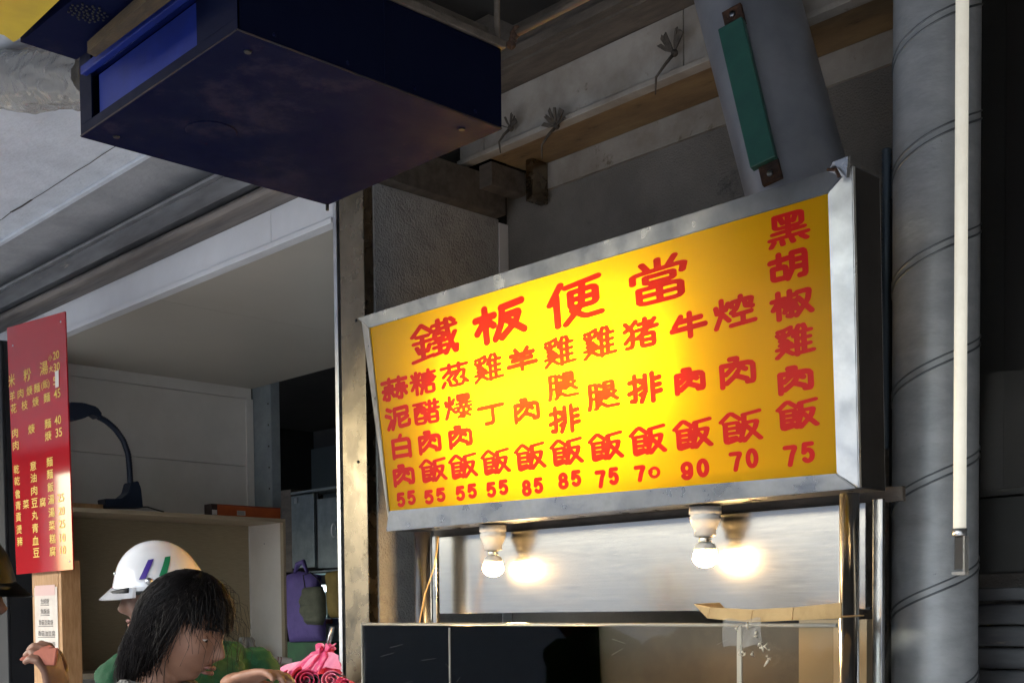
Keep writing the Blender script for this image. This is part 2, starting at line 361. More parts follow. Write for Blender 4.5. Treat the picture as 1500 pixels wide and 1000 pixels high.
# left wall panels (horizontal boards), built on X = XL
wall_l = empty('partition_wall', (XL, 3.3, 0), 'off-white panelled partition wall behind the wooden shelf', 'wall')
rows = [0, .62, 1.24, 1.86, 2.44, 2.86, 3.05]
for a, b in zip(rows, rows[1:]):
    obj('panel', bx(XL-.03, XL, 2.66, 4.085, a+.0015, b-.0015, bev=.0012), white_wall, wall_l)
obj('corner_trim', bx(XL-.002, XL+.014, 4.04, 4.088, 0, 2.86), white_wall, wall_l)
pst = empty('metal_post', (-6.5, 4.12, 0), 'blue-grey perforated steel post at the end of the panelled wall', 'post')
obj('post_face', bx(-6.62, -6.46, 4.092, 4.12, 0, 3.2, bev=.003), bluegrey, pst)
obj('post_flange', bx(-6.455, -6.40, 4.085, 4.15, 0, 3.2, bev=.004), bluegrey, pst)
bm = nb()
for k in range(9): add_lathe(bm, (-6.428, 4.0845, 1.9+k*.13), [(.006, 0), (.006, .002)], 8, axis=Vector((0, -1, 0)))
obj('bolt_hole', bm, black_gap, pst, kind='stuff')
# dark room behind
obj('back_room_wall', bx(-10, -3.4, 6.8, 6.95, 0, 3.4), mat('back_room_paint', (.05, .052, .055), .7, 0, (.04, .04, .045), 2), kind='structure')
obj('back_room_side_wall', bx(-10, -9.9, 2.5, 6.8, 0, 3.4), dark_wall, kind='structure')
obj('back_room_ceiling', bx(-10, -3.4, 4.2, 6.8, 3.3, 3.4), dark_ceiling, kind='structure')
bw = empty('tiled_dado', (-8, 6.79, 0), 'dim mauve wall panel deep in the back room', 'wall panel')
p1 = px(400, 660, Y=6.78); p2 = px(452, 738, Y=6.78)
obj('panel', bx(p1.x, p2.x, 6.77, 6.798, p2.z, p1.z), mat('mauve_paint', (.09, .065, .075), .6), bw)
obj('panel', bx(p2.x+.01, p2.x+.5, 6.77, 6.798, p2.z, p1.z-.06), mat('teal_paint', (.065, .085, .095), .6), bw)

# jamb between shop and alcove ----------------------------------
jm = empty('door_jamb', (-3.55, 2.62, 0), 'stained stainless steel jamb post between the shelf bay and the dark wall', 'post')
obj('jamb_face', bx(-3.60, -3.455, 2.598, 2.64, 0, 3.17, bev=.003), steel_jamb, jm)
obj('rubber_gap', bx(-3.612, -3.6005, 2.61, 2.64, 0, 3.1), black_gap, jm)
obj('aluminium_edge', bx(-3.634, -3.6125, 2.594, 2.66, 0, 3.08, bev=.002), alu, jm)
bm = nb()
for z in (2.55, 2.05): add_lathe(bm, (-3.505, 2.598, z), [(.006, 0), (.005, .003), (0, .0035)], 10, axis=Vector((0, -1, 0)))
obj('screw', bm, black_gap, jm)
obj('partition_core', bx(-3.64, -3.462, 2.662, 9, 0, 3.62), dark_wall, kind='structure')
# alcove side wall of leather-grain panels
sw = empty('textured_side_wall', (-3.46, 3, 0), 'dark grained panel wall left of and behind the yellow menu sign', 'wall')
ztp = px(552, 270, X=-3.46)
obj('panel', bx(-3.4605, -3.45, 2.642, 3.246, 0, ztp.z), tex_wall, sw)
obj('corner_trim', bx(-3.4615, -3.446, 3.2465, 3.296, 0, 3.02, bev=.002), fascia_m, sw)
hd = empty('overhead_beam', (-3.45, 3, 3), 'dark grimy header beam running back above the grained panel', 'beam')
obj('header', bx(-3.46, -3.40, 2.66, 3.24, ztp.z+.002, 3.17, bev=.004), dark_wood, hd)
obj('header_block', bx(-3.399, -3.33, 3.10, 3.28, 3.10, 3.188, bev=.004), dark_wood, hd)

# beams over the alcove -------------------------------------------
bmA = empty('white_beam', (-1.5, 3.06, 3.2), 'grimy white box beam crossing above the sign with rag tufts tied to it', 'beam')
for a, b in ((-3.75, -3.33), (-3.327, -2.4), (-2.397, 1.4)):
    obj('beam_face', bx(a, b, 3.062, 3.09, 3.208, 3.39, bev=.002), dirty_white, bmA)
obj('beam_lip', bx(-3.75, 1.4, 3.045, 3.09, 3.19, 3.2075, bev=.002), dirty_white, bmA)
obj('beam_soffit', bx(-3.33, 1.4, 3.0905, 3.285, 3.194, 3.21), tan_board, bmA)
obj('wall_strip', bx(-3.33, 1.4, 3.2855, 3.2995, 3.098, 3.193), dirty_white, bmA)
obj('iron_bracket', bx(-3.25, -3.215, 3.2, 3.284, 3.04, 3.193, bev=.003), steel_jamb, bmA)
dkb = empty('dark_beam', (-1.5, 2.9, 3.45), 'sooty dark beam above the grimy white beam', 'beam')
obj('beam_body', bx(-3.4, 1.4, 2.94, 3.12, 3.392, 3.61), dark_wood, dkb)
obj('beam_ledge', bx(-3.4, 1.4, 2.90, 2.939, 3.40, 3.43), dark_wood, dkb)
# rag tufts / twine
def tuft(u, v, Y, s, label, seed):
    rnd = random.Random(seed); c = px(u, v, Y=Y); t = empty('twine_knot', c, label, 'twine')
    for k in range(9):
        a = rnd.uniform(.1, 3.0); d = Vector((math.cos(a), -.25, math.sin(a)))*s
        side = Vector((-d.z, rnd.uniform(-.01, .01), d.x)).normalized()*s*rnd.uniform(.04, .15)
        pts = [c, c+d*.5+side, c+d+side*.6, c+d*rnd.uniform(.8, 1.1)-side, c+d*.45-side*.6]
        bm = nb(); add_prism(bm, pts, (0, -.004, 0)); obj('rag_end', fixn(bm), rag_m, t)
    bm = nb(); add_tube(bm, [c, c+Vector((-.3*s, -.02, -.5*s)), c+Vector((-.9*s, -.02, -.95*s)), c+Vector((-1.2*s, 0, -1.6*s))], [.006, .005, .004, .002], 6)
    obj('string_tail', bm, rag_m, t)
    bm = nb(); bmesh.ops.create_icosphere(bm, subdivisions=2, radius=.012, matrix=Matrix.Translation(c)); obj('knot', bm, rag_m, t)
tuft(988, 78, 3.04, .065, 'pale rag knot tied to the white beam left of the leaning duct', 3)
tuft(815, 185, 3.04, .058, 'dark rag knot hanging on the white beam near the blue box', 5)
tuft(748, 188, 3.04, .045, 'small rag knot beside the right corner of the blue box', 8)

# right part: dark wall, shutter, hanging sheet
rw = empty('roller_shutter', (-.6, 3.2, 0), 'grey roller shutter low behind the spiral duct at the right', 'shutter')
for k in range(22):
    z = .2+k*.06
    obj('slat', bx(-1.72, .9, 3.235-.006*(k % 2), 3.26, z, z+.056, bev=.006), metal_dk, rw)
obj('shutter_rail', bx(-1.72, .9, 3.21, 3.27, 1.525, 1.56, bev=.003), metal_dk, rw)
cw = empty('wall_cabinet', (-1.0, 3.2, 1.7), 'black wall cabinet to the right of the spiral duct', 'cabinet')
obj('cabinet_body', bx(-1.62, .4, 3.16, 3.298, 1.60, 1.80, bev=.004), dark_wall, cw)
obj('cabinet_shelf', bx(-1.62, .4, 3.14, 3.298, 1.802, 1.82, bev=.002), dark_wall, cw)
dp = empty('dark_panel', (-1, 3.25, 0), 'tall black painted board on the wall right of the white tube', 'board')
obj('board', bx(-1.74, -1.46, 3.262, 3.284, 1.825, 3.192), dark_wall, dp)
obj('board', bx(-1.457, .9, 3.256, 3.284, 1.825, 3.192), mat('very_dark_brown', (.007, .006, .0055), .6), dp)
def sheet(a, b):
    return (-1.56+a*.26, 3.12+.02*math.sin(a*9)+.01*math.sin(b*5+a*4), 2.12-b*.31)
tag(obj('plastic_sheet', cloth_patch(sheet, 20, 12), plastic_film('dusty_film', (.7, .7, .68), .06)), 'clear plastic sheet hanging above the black wall cabinet', 'plastic sheet')

# ------------------------------------------------------------------ spiral duct
def spiral_duct():
    t = empty('spiral_duct', (-1.535, 3.02, 0), 'pale grey spiral-seam ventilation duct standing right of the yellow sign', 'duct')
    c = Vector((-1.535, 3.02, 0)); r = .109
    bm = nb(); n = 48; zs = [0+i*.06 for i in range(61)]
    rings = []
    for z in zs:
        rings.append([bm.verts.new(c+Vector((math.cos(a)*r*(1+.006*mnoise.noise(Vector((math.cos(a), math.sin(a), z*3)))), math.sin(a)*r, z))) for a in [2*math.pi*k/n for k in range(n)]])
    for a, b in zip(rings, rings[1:]):
        for k in range(n): bm.faces.new((a[k], a[(k+1) % n], b[(k+1) % n], b[k])).smooth = True
    obj('duct_wall', bm, galv, t)
    # two raised helical seam lips per turn
    pitch = .288
    for dz, w in ((0, .0035), (.020, .003)):
        bm = nb(); prev = None; tot = int(3.5/pitch*40)
        for i in range(tot):
            a = 2*math.pi*i/40; z = pitch*i/40 + dz - .24
            if z < 0 or z > 3.58: prev = None; continue
            a2 = a - R_(133.0)
            cs = [(r-.001, -w), (r+.003, -w*.5), (r+.003, w*.5), (r-.001, w)]
            cur = [bm.verts.new(c+Vector((math.cos(a2)*q, math.sin(a2)*q, z+h))) for q, h in cs]
            if prev:
                for j in range(3): bm.faces.new((prev[j], cur[j], cur[j+1], prev[j+1])).smooth = True
            prev = cur
        obj('helical_seam', bm, mat('dark_seam_metal', (.16, .175, .19), .4, .6), t)  # seam lips coloured darker than the duct wall
spiral_duct()
ho = nb(); pts = []; rr = []
for i in range(150):
    pts.append((-1.71, 3.08, 1.95+i*.0055)); rr.append(.011 if i % 2 else .0145)
tag(obj('corrugated_hose', add_tube(ho, pts, rr, 10), hose_m, base=(-1.71, 3.08, 1.95)), 'thin blue-grey corrugated hose between sign box and spiral duct', 'hose')
tag(obj('gap_shade_strip', bx(-1.685, -1.665, 3.05, 3.08, 1.0, 2.62, bev=.002), black_gap), 'thin black strip painting the shaded gap at the left side of the spiral duct', 'dark strip')  # black strip standing in for the shade in the gap beside the duct

# fluorescent tube in front of the duct
tl = empty('tube_lamp', (-1.311, 2.7, 1.6), 'slim white tube lamp hanging upright in front of the spiral duct', 'lamp')
obj('glass_tube', add_tube(nb(), [(-1.311, 2.7, 1.69), (-1.311, 2.7, 3.3)], .0145, 24), tube_glow, tl, smooth=False)
obj('tube_cap', add_lathe(nb(), (-1.311, 2.7, 1.672), [(.015, 0), (.017, .003), (.017, .018)], 20), alu, tl)
obj('hanger', bx(-1.322, -1.301, 2.697, 2.706, 1.595, 1.672), black_gap, tl)
obj('hanger_clip', bx(-1.298, -1.2935, 2.69, 2.71, 1.59, 1.672), film, tl)
obj('hanger_foot', bx(-1.325, -1.292, 2.69, 2.71, 1.582, 1.5895), film, tl)
obj('ceiling_mount', bx(-1.34, -1.28, 2.67, 2.73, 3.305, 3.62), metal_dk, tl)

# ------------------------------------------------------------------ leaning exhaust duct with green handle bar
ld = empty('exhaust_duct', (-1.9, 2.93, 2), 'wide grey exhaust duct leaning down behind the yellow sign', 'duct')
p0 = Vector((-2.20, 2.93, 3.62)); a_ = px(1094, 0, Y=2.93); b_ = px(1164, 260, Y=2.93); dd = (b_-a_).normalized()
top = a_ - dd*((3.61-a_.z)/(-dd.z)) if dd.z else a_
low = b_ + dd*(abs(b_.z-2.42)/abs(dd.z))
bend = low + Vector((-.10, 0, -.28))
obj('duct_pipe', add_tube(nb(), [a_ - dd*((3.615-a_.z)/abs(dd.z)), a_, b_, low - dd*.1, low, low+Vector((-.03, 0, -.12)), bend, Vector((bend.x-.1, bend.y, 1.0))], .142, 56), duct_grey, ld)
# green bar mounted on brackets on the camera side
bar = empty('green_bar', px(1098, 140, Y=2.76), 'dark green metal bar fixed with rusty lugs to the leaning grey duct', 'metal bar')
g0 = px(1074, 40, Y=2.775); g1 = px(1122, 243, Y=2.775); gd = (g1-g0).normalized(); gs = Vector((1, .25, 0)); gs = (gs-gd*gs.dot(gd)).normalized(); gn = gd.cross(gs).normalized()
if gn.y > 0: gn = -gn
def obox(bm, c, ex, ey, ez, bev=0):
    m = Matrix((ex, ey, ez)).transposed().to_4x4(); v = bmesh.ops.create_cube(bm, size=2, matrix=Matrix.Translation(c) @ m)['verts']
    if bev: bmesh.ops.bevel(bm, geom=list({e for q in v for e in q.link_edges}), offset=bev, segments=2, affect='EDGES', profile=.5)
    return bm
mid = (g0+g1)/2; L_ = (g1-g0).length/2
obj('bar_body', obox(nb(), mid+gn*.012, gs*.036, gd*L_, gn*.014, .003), green_p, bar)
for q, s_ in ((g0, -1), (g1, 1)):
    lug = obj('lug', obox(nb(), q+gd*s_*.022+gs*.008, gs*.028, gd*.03, gn*.008, .002), rust, bar)
    bm = nb(); add_lathe(bm, q+gd*s_*.03+gs*.008+gn*.008, [(.009, 0), (.008, .005), (.001, .006)], 8, axis=gn)
    obj('bolt', bm, steel, lug)

# ------------------------------------------------------------------ blue filter box overhead
BX0, BX1, BY0, BY1, BZ = -2.33, -1.742, 1.061, 1.650, 2.45
bb = empty('filter_box', ((BX0+BX1)/2, (BY0+BY1)/2, BZ), 'big navy blue sheet-metal box hanging overhead with stained underside', 'metal box')
obj('bottom_tray', bx(BX0, BX1, BY0, BY1, BZ, BZ+.004), navy, bb)
obj('right_side', bx(BX1-.004, BX1, BY0+.001, BY1, BZ+.0045, BZ+.15), navy_side, bb)
obj('left_side', bx(BX0, BX0+.004, BY0+.001, BY1, BZ+.0045, BZ+.15), navy_side, bb)
obj('rear_side', bx(BX0+.0045, BX1-.0045, BY1-.004, BY1, BZ+.0045, BZ+.15), navy_side, bb)
# front face frame with recessed bright drawer
fr = obj('front_frame', bx(BX0, BX1, BY0, BY0+.004, BZ+.0045, BZ+.022), navy_side, bb)
obj('front_frame', bx(BX0, BX0+.05, BY0, BY0+.004, BZ+.0225, BZ+.15), navy_side, bb)
obj('front_frame', bx(BX1-.13, BX1, BY0, BY0+.004, BZ+.0225, BZ+.30), navy_side, bb)
obj('drawer_front', bx(BX0+.06, BX1-.135, BY0+.012, BY0+.018, BZ+.0225, BZ+.105), blue, bb)
obj('drawer_lip', bx(BX0+.03, BX1-.16, BY0-.012, BY0+.003, BZ+.108, BZ+.124, bev=.002), blue, bb)
obj('drawer_rail', bx(BX0, BX1-.135, BY0+.02, BY0+.03, BZ+.125, BZ+.15), blue, bb)
obj('top_plate', bx(BX0, BX1, BY0+.001, BY1, BZ+.151, BZ+.155), navy_side, bb)
obj('round_stain_cap', add_lathe(nb(), (-2.13, 1.235, BZ-.0025), [(.048, 0), (.05, .0024)], 40), navy, bb)
bm = nb()
add_tube(bm, [(BX0+.004, BY1-.004, BZ-.0005), (BX0+.004, BY1-.004, BZ-.014)], .004, 8)
obj('drip_screw', bm, black_gap, bb)
for (x, y) in ((BX0+.05, BY0+.05), (BX1-.05, BY0+.05), (BX1-.05, BY1-.06)):
    obj('screw_head', add_lathe(nb(), (x, y, BZ-.0025), [(.006, 0), (.007, .0024)], 10), black_gap, bb)
obj('rusty_edge', add_tube(nb(), [(BX1+.0005, BY0, BZ+.002), (BX1+.0005, BY1, BZ+.002)], .0016, 6), rust_dk, bb)
obj('rusty_edge', add_tube(nb(), [(BX0, BY0-.0005, BZ+.002), (BX1, BY0-.0005, BZ+.002)], .0013, 6), rust_dk, bb)
obj('folded_seam', bx(BX1-.003, BX1+.003, BY0+.30, BY0+.304, BZ+.005, BZ+.15), navy_side, bb)
for k in range(4): obj('rivet', add_lathe(nb(), (BX1, BY0+.07+k*.15, BZ+.016), [(.004, 0), (.003, .002), (.0005, .003)], 8, axis=Vector((1, 0, 0))), navy, bb)
# angle-iron hanger frame above the box
hf = empty('hanger_frame', (-1.9, 1.5, 2.62), 'dark angle-iron hanger frame just above the navy box', 'frame')
obj('angle_bar', bx(BX1-.02, BX1+.006, BY0-.05, BY1+.01, BZ+.157, BZ+.172, bev=.002), dark_wood, hf)
obj('angle_bar', bx(BX0-.02, BX0+.012, BY0-.05, BY1+.03, BZ+.157, BZ+.178, bev=.002), dark_wood, hf)
obj('cross_bar', bx(BX0+.013, BX1-.021, BY1-.01, BY1+.02, BZ+.157, BZ+.178, bev=.002), dark_wood, hf)
obj('cover_board', bx(BX0+.02, BX1-.022, BY0+.02, BY1-.012, BZ+.18, BZ+.20), dark_wood, hf)
obj('conduit', add_tube(nb(), [(BX1, BY1+.03, BZ+.19), (BX1+1.6, BY1+.03, BZ+.19)], .007, 8), dark_wood, hf)
for x, y in ((BX0+.02, BY1), (BX1-.01, BY1), (BX1-.01, BY0+.02)):
    obj('hanger_rod', add_tube(nb(), [(x, y, BZ+.179), (x, y, 3.49)], .006, 8), dark_wood, hf)
bm = nb()
for k in range(4): bmesh.ops.create_icosphere(bm, subdivisions=1, radius=.011-.002*(k % 2), matrix=Matrix.Translation((BX1+.005*k, BY1+.028, BZ+.172+.008*k)))
obj('weld_lump', bm, rust, hf)
# upper board overhead behind box
obj('loft_board', bx(-3.0, 1.5, 1.72, 2.9, 3.50, 3.53), dark_ceiling, kind='structure')

# yellow fan housing at the top left --------------------------------
yf = empty('fan_housing', px(60, 30, Y=.9), 'yellow and navy fan housing in the top left corner beside the blue box', 'fan housing')
zb = 2.56
q0 = px(24, 60, Z=zb); q1 = px(90, 0, Z=zb)
# blue underside slab: corner pixels -> its underside plane
c1 = px(30, 62, Z=zb); c2 = px(112, 88, Z=zb); c3 = px(300, -60, Z=zb); c4 = px(180, -60, Z=zb)
bm = nb(); add_prism(bm, [c1, c2, c3, c4], (0, 0, .16)); obj('motor_case', fixn(bm), navy, yf)
y1 = px(-40, 40, Z=zb-.004); y2 = px(20, 62, Z=zb-.004); y3 = px(96, -6, Z=zb-.004); y4 = px(20, -40, Z=zb-.004)
bm = nb(); add_prism(bm, [y1, px(6, 52, Z=zb-.004), y2, px(27, 58, Z=zb-.004), px(150, -60, Z=zb-.004), px(0, -80, Z=zb-.004)], (0, 0, .12)); obj('yellow_shell', fixn(bm), yellow_p, yf)
gc = px(128, 20, Z=zb-.003)
bm = nb()
for k in range(46):
    a = k*2.399; rr_ = .028*math.sqrt(k/46)
    add_lathe(bm, gc+Vector((rr_*math.cos(a)*1.2, rr_*math.sin(a)*1.2, -.001)), [(.0022, 0), (.0022, .002)], 6)
obj('vent_grille', bm, black_gap, yf)
tr = [px(128, 78, Z=zb-.035), px(140, 84, Z=zb-.035), px(262, -8, Z=zb-.035), px(226, -8, Z=zb-.035)]
bm = nb(); add_prism(bm, tr, (0, 0, .02)); tag(obj('timber_batten', fixn(bm), ochre), 'ochre wooden batten sloping over the blue drawer of the box', 'batten')

# plastic wrapped duct hanging at the left -----------------------------
def wrap(a, b):
    c0 = px(-60, 120, Y=1.55); c1_ = px(150, 115, Y=1.55); c = c0.lerp(c1_, a); ang = b*2*math.pi
    r = .088 + .014*mnoise.noise(Vector((a*5, math.cos(ang)*2.2, math.sin(ang)*2.2))) + .012*abs(mnoise.noise(Vector((a*13+ang*2, ang*2.5, 3))))
    return c + Vector((.0, math.cos(ang)*r, math.sin(ang)*r))
wd = empty('wrapped_duct', px(50, 120, Y=1.55), 'grimy overhead duct wrapped in crumpled clear plastic at top left', 'duct')
obj('inner_duct', add_tube(nb(), [px(-60, 120, Y=1.55), px(150, 115, Y=1.55)], .07, 24), mat('sooty_grey', (.16, .155, .15), .6, .3, (.06, .055, .05), 8), wd)
obj('plastic_wrap', cloth_patch(wrap, 70, 90), film, wd)

# ------------------------------------------------------------------ THE SIGN
SB0, SB1 = Vector((-3.225, 2.50, 1.783)), Vector((-1.465, 2.50, 1.783))
ST0, ST1 = Vector((-3.234, 2.40, 2.480)), Vector((-1.458, 2.45, 2.506))
# sign frame as a flat leaning rectangle: base point, axes
sx = (SB1-SB0).normalized(); up_ = ((ST0+ST1)/2-(SB0+SB1)/2); up_ = (up_ - sx*up_.dot(sx)); SH = up_.length; up_.normalize()
sn = sx.cross(up_).normalized()            # towards the street (-Y)
if sn.y > 0: sn = -sn
def onsign(u, v, off=0.):
    d = (px(u, v, D=1.) - CC); q = SB0+sn*off; t = (q-CC).dot(sn)/d.dot(sn); p = CC+d*t - SB0
    return p.dot(sx), p.dot(up_)
def sp(s, t, n_=0.): return SB0 + sx*s + up_*t + sn*n_
SWD = (SB1-SB0).length
quad = [onsign(565, 778), onsign(1253, 715), onsign(1243, 240), onsign(523, 466)]
inner = [onsign(569, 748), onsign(1225, 693), onsign(1212, 283), onsign(540, 480)]
print('SIGN', quad, inner)
sg = empty('menu_sign', SB0.lerp(SB1, .5), 'lit yellow menu lightbox with red characters in a steel frame above the food stall', 'sign')
bm = nb()
for k in range(4):
    a, b = quad[k], quad[(k+1) % 4]; c_, d_ = inner[(k+1) % 4], inner[k]
    bm = nb(); g = .0006
    add_prism(bm, [sp(*a, -.016*(k % 2)), sp(*b, -.016*(k % 2)), sp(*c_, .0), sp(*d_, .0)], -sn*.014); fixn(bm)
    bmesh.ops.bevel(bm, geom=list(bm.edges), offset=.0022, segments=2, affect='EDGES')
    obj('frame_bar', bm, steel_lit if k % 2 else steel, sg)
# face panel slightly behind the frame's front
def lerp2(A, u, v):
    a = [A[0][i]*(1-u)+A[1][i]*u for i in (0, 1)]; b = [A[3][i]*(1-u)+A[2][i]*u for i in (0, 1)]
    return [a[i]*(1-v)+b[i]*v for i in (0, 1)]
fp = [(i[0]+dx, i[1]+dy) for i, (dx, dy) in zip(inner, ((-.01, -.01), (.01, -.01), (.01, .01), (-.01, .01)))]
bm = nb(); vs = [bm.verts.new(sp(*q, -.006)) for q in fp]; bm.faces.new(vs); obj('yellow_face', bm, sign_face, sg)
DEP = .105
# casing: sides, top, bottom, back
def case(name, a, b, m=metal_dk, th=.003):
    A = sp(*a, -.0305); B = sp(*b, -.0305); bk = Vector((0, DEP, 0))
    ce = (sp(*quad[0])+sp(*quad[2]))/2; inn = (ce-(A+B)/2); inn = inn - sn*inn.dot(sn); inn.normalize()
    bm = nb(); add_prism(bm, [A, B, B+bk, A+bk], inn*th); return obj(name, fixn(bm), m, sg)
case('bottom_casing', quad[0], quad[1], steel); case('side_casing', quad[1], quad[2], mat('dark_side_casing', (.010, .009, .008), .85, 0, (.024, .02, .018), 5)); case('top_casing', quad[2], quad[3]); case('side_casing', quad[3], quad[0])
white_in = mat('white_box_lining', (.8, .8, .78), .8)
bm = nb(); bk = Vector((0, DEP-.004, 0)); add_prism(bm, [sp(q[0], q[1], -.031)+bk for q in quad], (0, .004, 0)); obj('back_casing', fixn(bm), white_in, sg)
# corner dent flap at the top right
c0 = sp(*quad[2]); bm = nb()
add_prism(bm, [c0+Vector((-.05, -.001, -.004)), c0+Vector((-.005, -.001, -.03)), c0+Vector((.006, -.012, .012)), c0+Vector((-.03, -.016, .008))], (0, .012, .004)); obj('bent_corner', fixn(bm), steel, sg)
bm = nb(); add_tube(bm, [c0+Vector((-.045, -.012, -.004)), c0+Vector((-.02, -.02, -.012)), c0+Vector((-.012, -.018, -.03))], .004, 6); obj('bent_tab', bm, rust, sg)
# lamps inside
for (s0, s1, t_) in ((.40, 1.16, .365),):
    z0 = sp(s0, t_-.02, -.092); z1 = sp(s1, t_+.015, -.092)
    obj('inner_tube', add_tube(nb(), [z0, z1], .014, 14), tube_in, sg)

# stroke font: every glyph is a list of poly-line strokes on a 100 x 100 grid (y down)
def arc(cx, cy, rx, ry, a0, a1, n=14): return [(cx+rx*math.cos(R_(a0+(a1-a0)*i/n)), cy+ry*math.sin(R_(a0+(a1-a0)*i/n))) for i in range(n+1)]
G = {
'肉': "5,24 5,100;5,24 95,24 95,92 78,92;30,3 52,3 42,30 17,56;46,26 74,46;52,50 42,66 18,88;44,64 76,82",
'飯': "0,27 25,1 50,25;8,35 44,34 44,68;10,51 42,51;10,67 42,67;10,36 10,98 47,88;14,83 36,81;58,12 98,6;60,12 59,52 48,95;66,38 92,36 86,60 58,96;66,50 99,93",
'雞': "8,12 24,10 42,3;6,24 12,32;22,20 25,29;44,14 36,28;26,32 12,45 32,46 10,60 40,58;30,48 42,62;4,74 46,70;26,60 24,78 3,100;26,78 46,95;64,2 50,36;58,26 58,100;76,2 80,14;58,25 95,22;58,47 92,45;58,69 92,67;58,95 100,92;77,24 77,94",
'腿': "8,8 8,76 2,98;8,8 30,8 30,95 24,98;10,34 30,34;10,60 30,60;58,5 86,5 86,34 58,34;58,20 86,20;58,5 58,66 76,54;66,42 98,70;94,42 82,52;40,10 47,20;36,36 47,36 44,66 34,86;33,88 46,80 62,93 100,92",
'排': "4,24 38,20;21,2 21,94 8,92;2,64 38,50;54,5 54,60 40,98;40,28 54,26;40,48 54,46;38,72 54,64;76,2 76,100;76,24 98,20;76,47 98,45;76,71 100,68",
'丁': "0,12 100,8;58,12 58,92 28,94",
'羊': "28,3 36,18;72,1 63,17;10,29 92,24;16,53 86,49;0,79 100,74;50,26 50,100",
'猪': "38,5 22,24 4,34;6,8 26,34 28,62 24,92 8,94;26,50 4,74;48,18 88,14;66,2 66,36;40,38 100,32;94,8 72,38 40,66;54,56 90,54 90,95 54,95 54,56;54,75 90,75",
'牛': "28,10 8,50;22,32 88,26;0,66 100,60;55,2 55,100",
'焢': "5,26 8,46;36,18 30,38;20,4 20,48 4,96;22,52 37,76;68,2 68,13;45,32 45,17 95,13 92,30;62,24 56,42 44,52;78,22 80,38 96,42;50,62 92,58;72,60 72,93;42,95 100,90",
'蒜': "0,14 100,10;30,0 30,27;70,0 70,25;12,37 42,35;2,54 48,52;26,54 26,96 14,94;13,66 4,88;38,64 46,82;60,35 90,33;54,52 100,50;78,52 78,96 66,94;63,64 56,84;88,62 97,80",
'泥': "6,6 20,15;0,34 16,43;22,60 6,96;36,10 90,6 90,34 36,37;36,10 36,60 24,98;54,48 54,92 94,88 96,70;90,50 56,68",
'白': "50,0 42,18;12,20 88,20 88,100;12,20 12,100;12,57 88,57;12,94 88,94",
'糖': "5,12 12,28;38,8 31,26;0,40 43,38;22,2 22,98;20,42 2,76;24,42 41,66;74,0 74,12;50,15 99,12;50,15 50,60 39,98;58,28 92,26 92,50 58,52;54,39 100,37;76,18 76,62;60,66 92,65 92,96 60,96 60,66",
'醋': "2,10 48,8;6,27 45,27 45,96 6,96 6,27;18,10 18,46 10,58;32,10 32,50 44,54;6,74 45,74;54,18 99,16;66,4 66,38;87,2 87,38;50,40 100,38;60,53 94,53 94,97 60,97 60,53;60,75 94,75",
'葱': "2,12 98,8;32,0 32,22;68,0 68,20;32,25 8,50;24,36 88,31 84,58 74,63;48,38 24,64;68,36 46,66;12,76 3,94;30,72 34,94 78,94 82,83;50,68 57,80;84,70 97,86",
'爆': "5,24 8,44;36,18 30,38;20,4 20,46 4,96;22,50 36,72;52,4 92,4 92,28 52,28 52,4;52,16 92,16;46,41 98,39;62,30 62,54;82,30 82,54;40,56 100,54;60,56 42,76;82,56 98,74;71,60 71,99 62,97;54,76 64,82;90,74 80,82;64,86 50,97;80,86 93,95",
'鐵': "24,2 2,28;24,2 46,24;12,32 38,32;4,48 44,46;24,32 24,92;10,60 16,76;40,58 34,74;0,97 46,88;50,12 76,10;62,0 62,24;46,27 100,20;53,36 72,35 72,48 53,48 53,36;50,58 76,56;63,57 63,86;50,71 76,69;48,90 78,84;80,2 84,50 98,94 100,76;98,40 76,92;90,3 97,11",
'板': "0,30 40,26;21,2 21,100;20,34 2,70;24,38 38,56;56,10 98,3;58,10 54,58 40,98;62,36 92,32 84,60 54,98;62,44 100,88",
'便': "26,2 3,44;16,28 16,100;36,12 98,3;68,8 64,62 32,100;44,27 92,24 92,62 44,64 44,27;44,45 92,43;46,70 70,90 100,88",
'當': "50,0 50,20;22,4 30,18;80,0 70,16;4,44 4,25 96,20 92,38;27,36 76,34 76,50 27,50 27,36;14,62 88,61 88,96 14,97 14,62;14,79 88,78;51,62 51,96",
'黑': "14,4 86,4 86,44 14,44 14,4;50,4 50,76;30,14 36,30;70,12 64,30;8,59 92,56;0,77 100,74;10,87 2,100;32,87 34,98;58,85 62,96;84,83 97,95",
'胡': "0,27 47,22;24,3 24,50;6,52 42,52 42,93 6,93 6,52;60,6 60,66 47,98;60,6 95,6 95,94 80,95;60,34 95,34;60,61 95,61",
'椒': "0,30 32,26;16,2 16,100;16,34 2,62;19,38 30,54;46,2 46,40;46,20 62,18;34,43 64,40;49,43 49,96 40,93;38,56 32,78;59,54 64,72;66,12 96,10 92,46 62,97;68,34 100,90",
}
def glyph(ch):
    if ch == '5': return [[(82, 3), (24, 3), (16, 48)] + arc(48, 66, 36, 31, 215, 500, 18)]
    if ch == '8': return [arc(50, 26, 30, 24, 0, 360, 20), arc(50, 74, 36, 25, 0, 360, 20)]
    if ch == '7': return [[(8, 4), (90, 4), (62, 45), (42, 100)]]
    if ch == '9': return [arc(50, 32, 35, 29, 0, 360, 20), [(85, 32), (84, 60)] + arc(48, 66, 36, 31, 10, 150, 10)]
    if ch == '0': return [arc(50, 50, 36, 48, 0, 360, 26)]
    if ch == 'o': return [arc(52, 62, 40, 31, 0, 360, 20), [(10, 48), (24, 56)], [(8, 62), (16, 66)]]
    return [[tuple(float(c) for c in p.split(',')) for p in st.split()] for st in G[ch].split(';')]
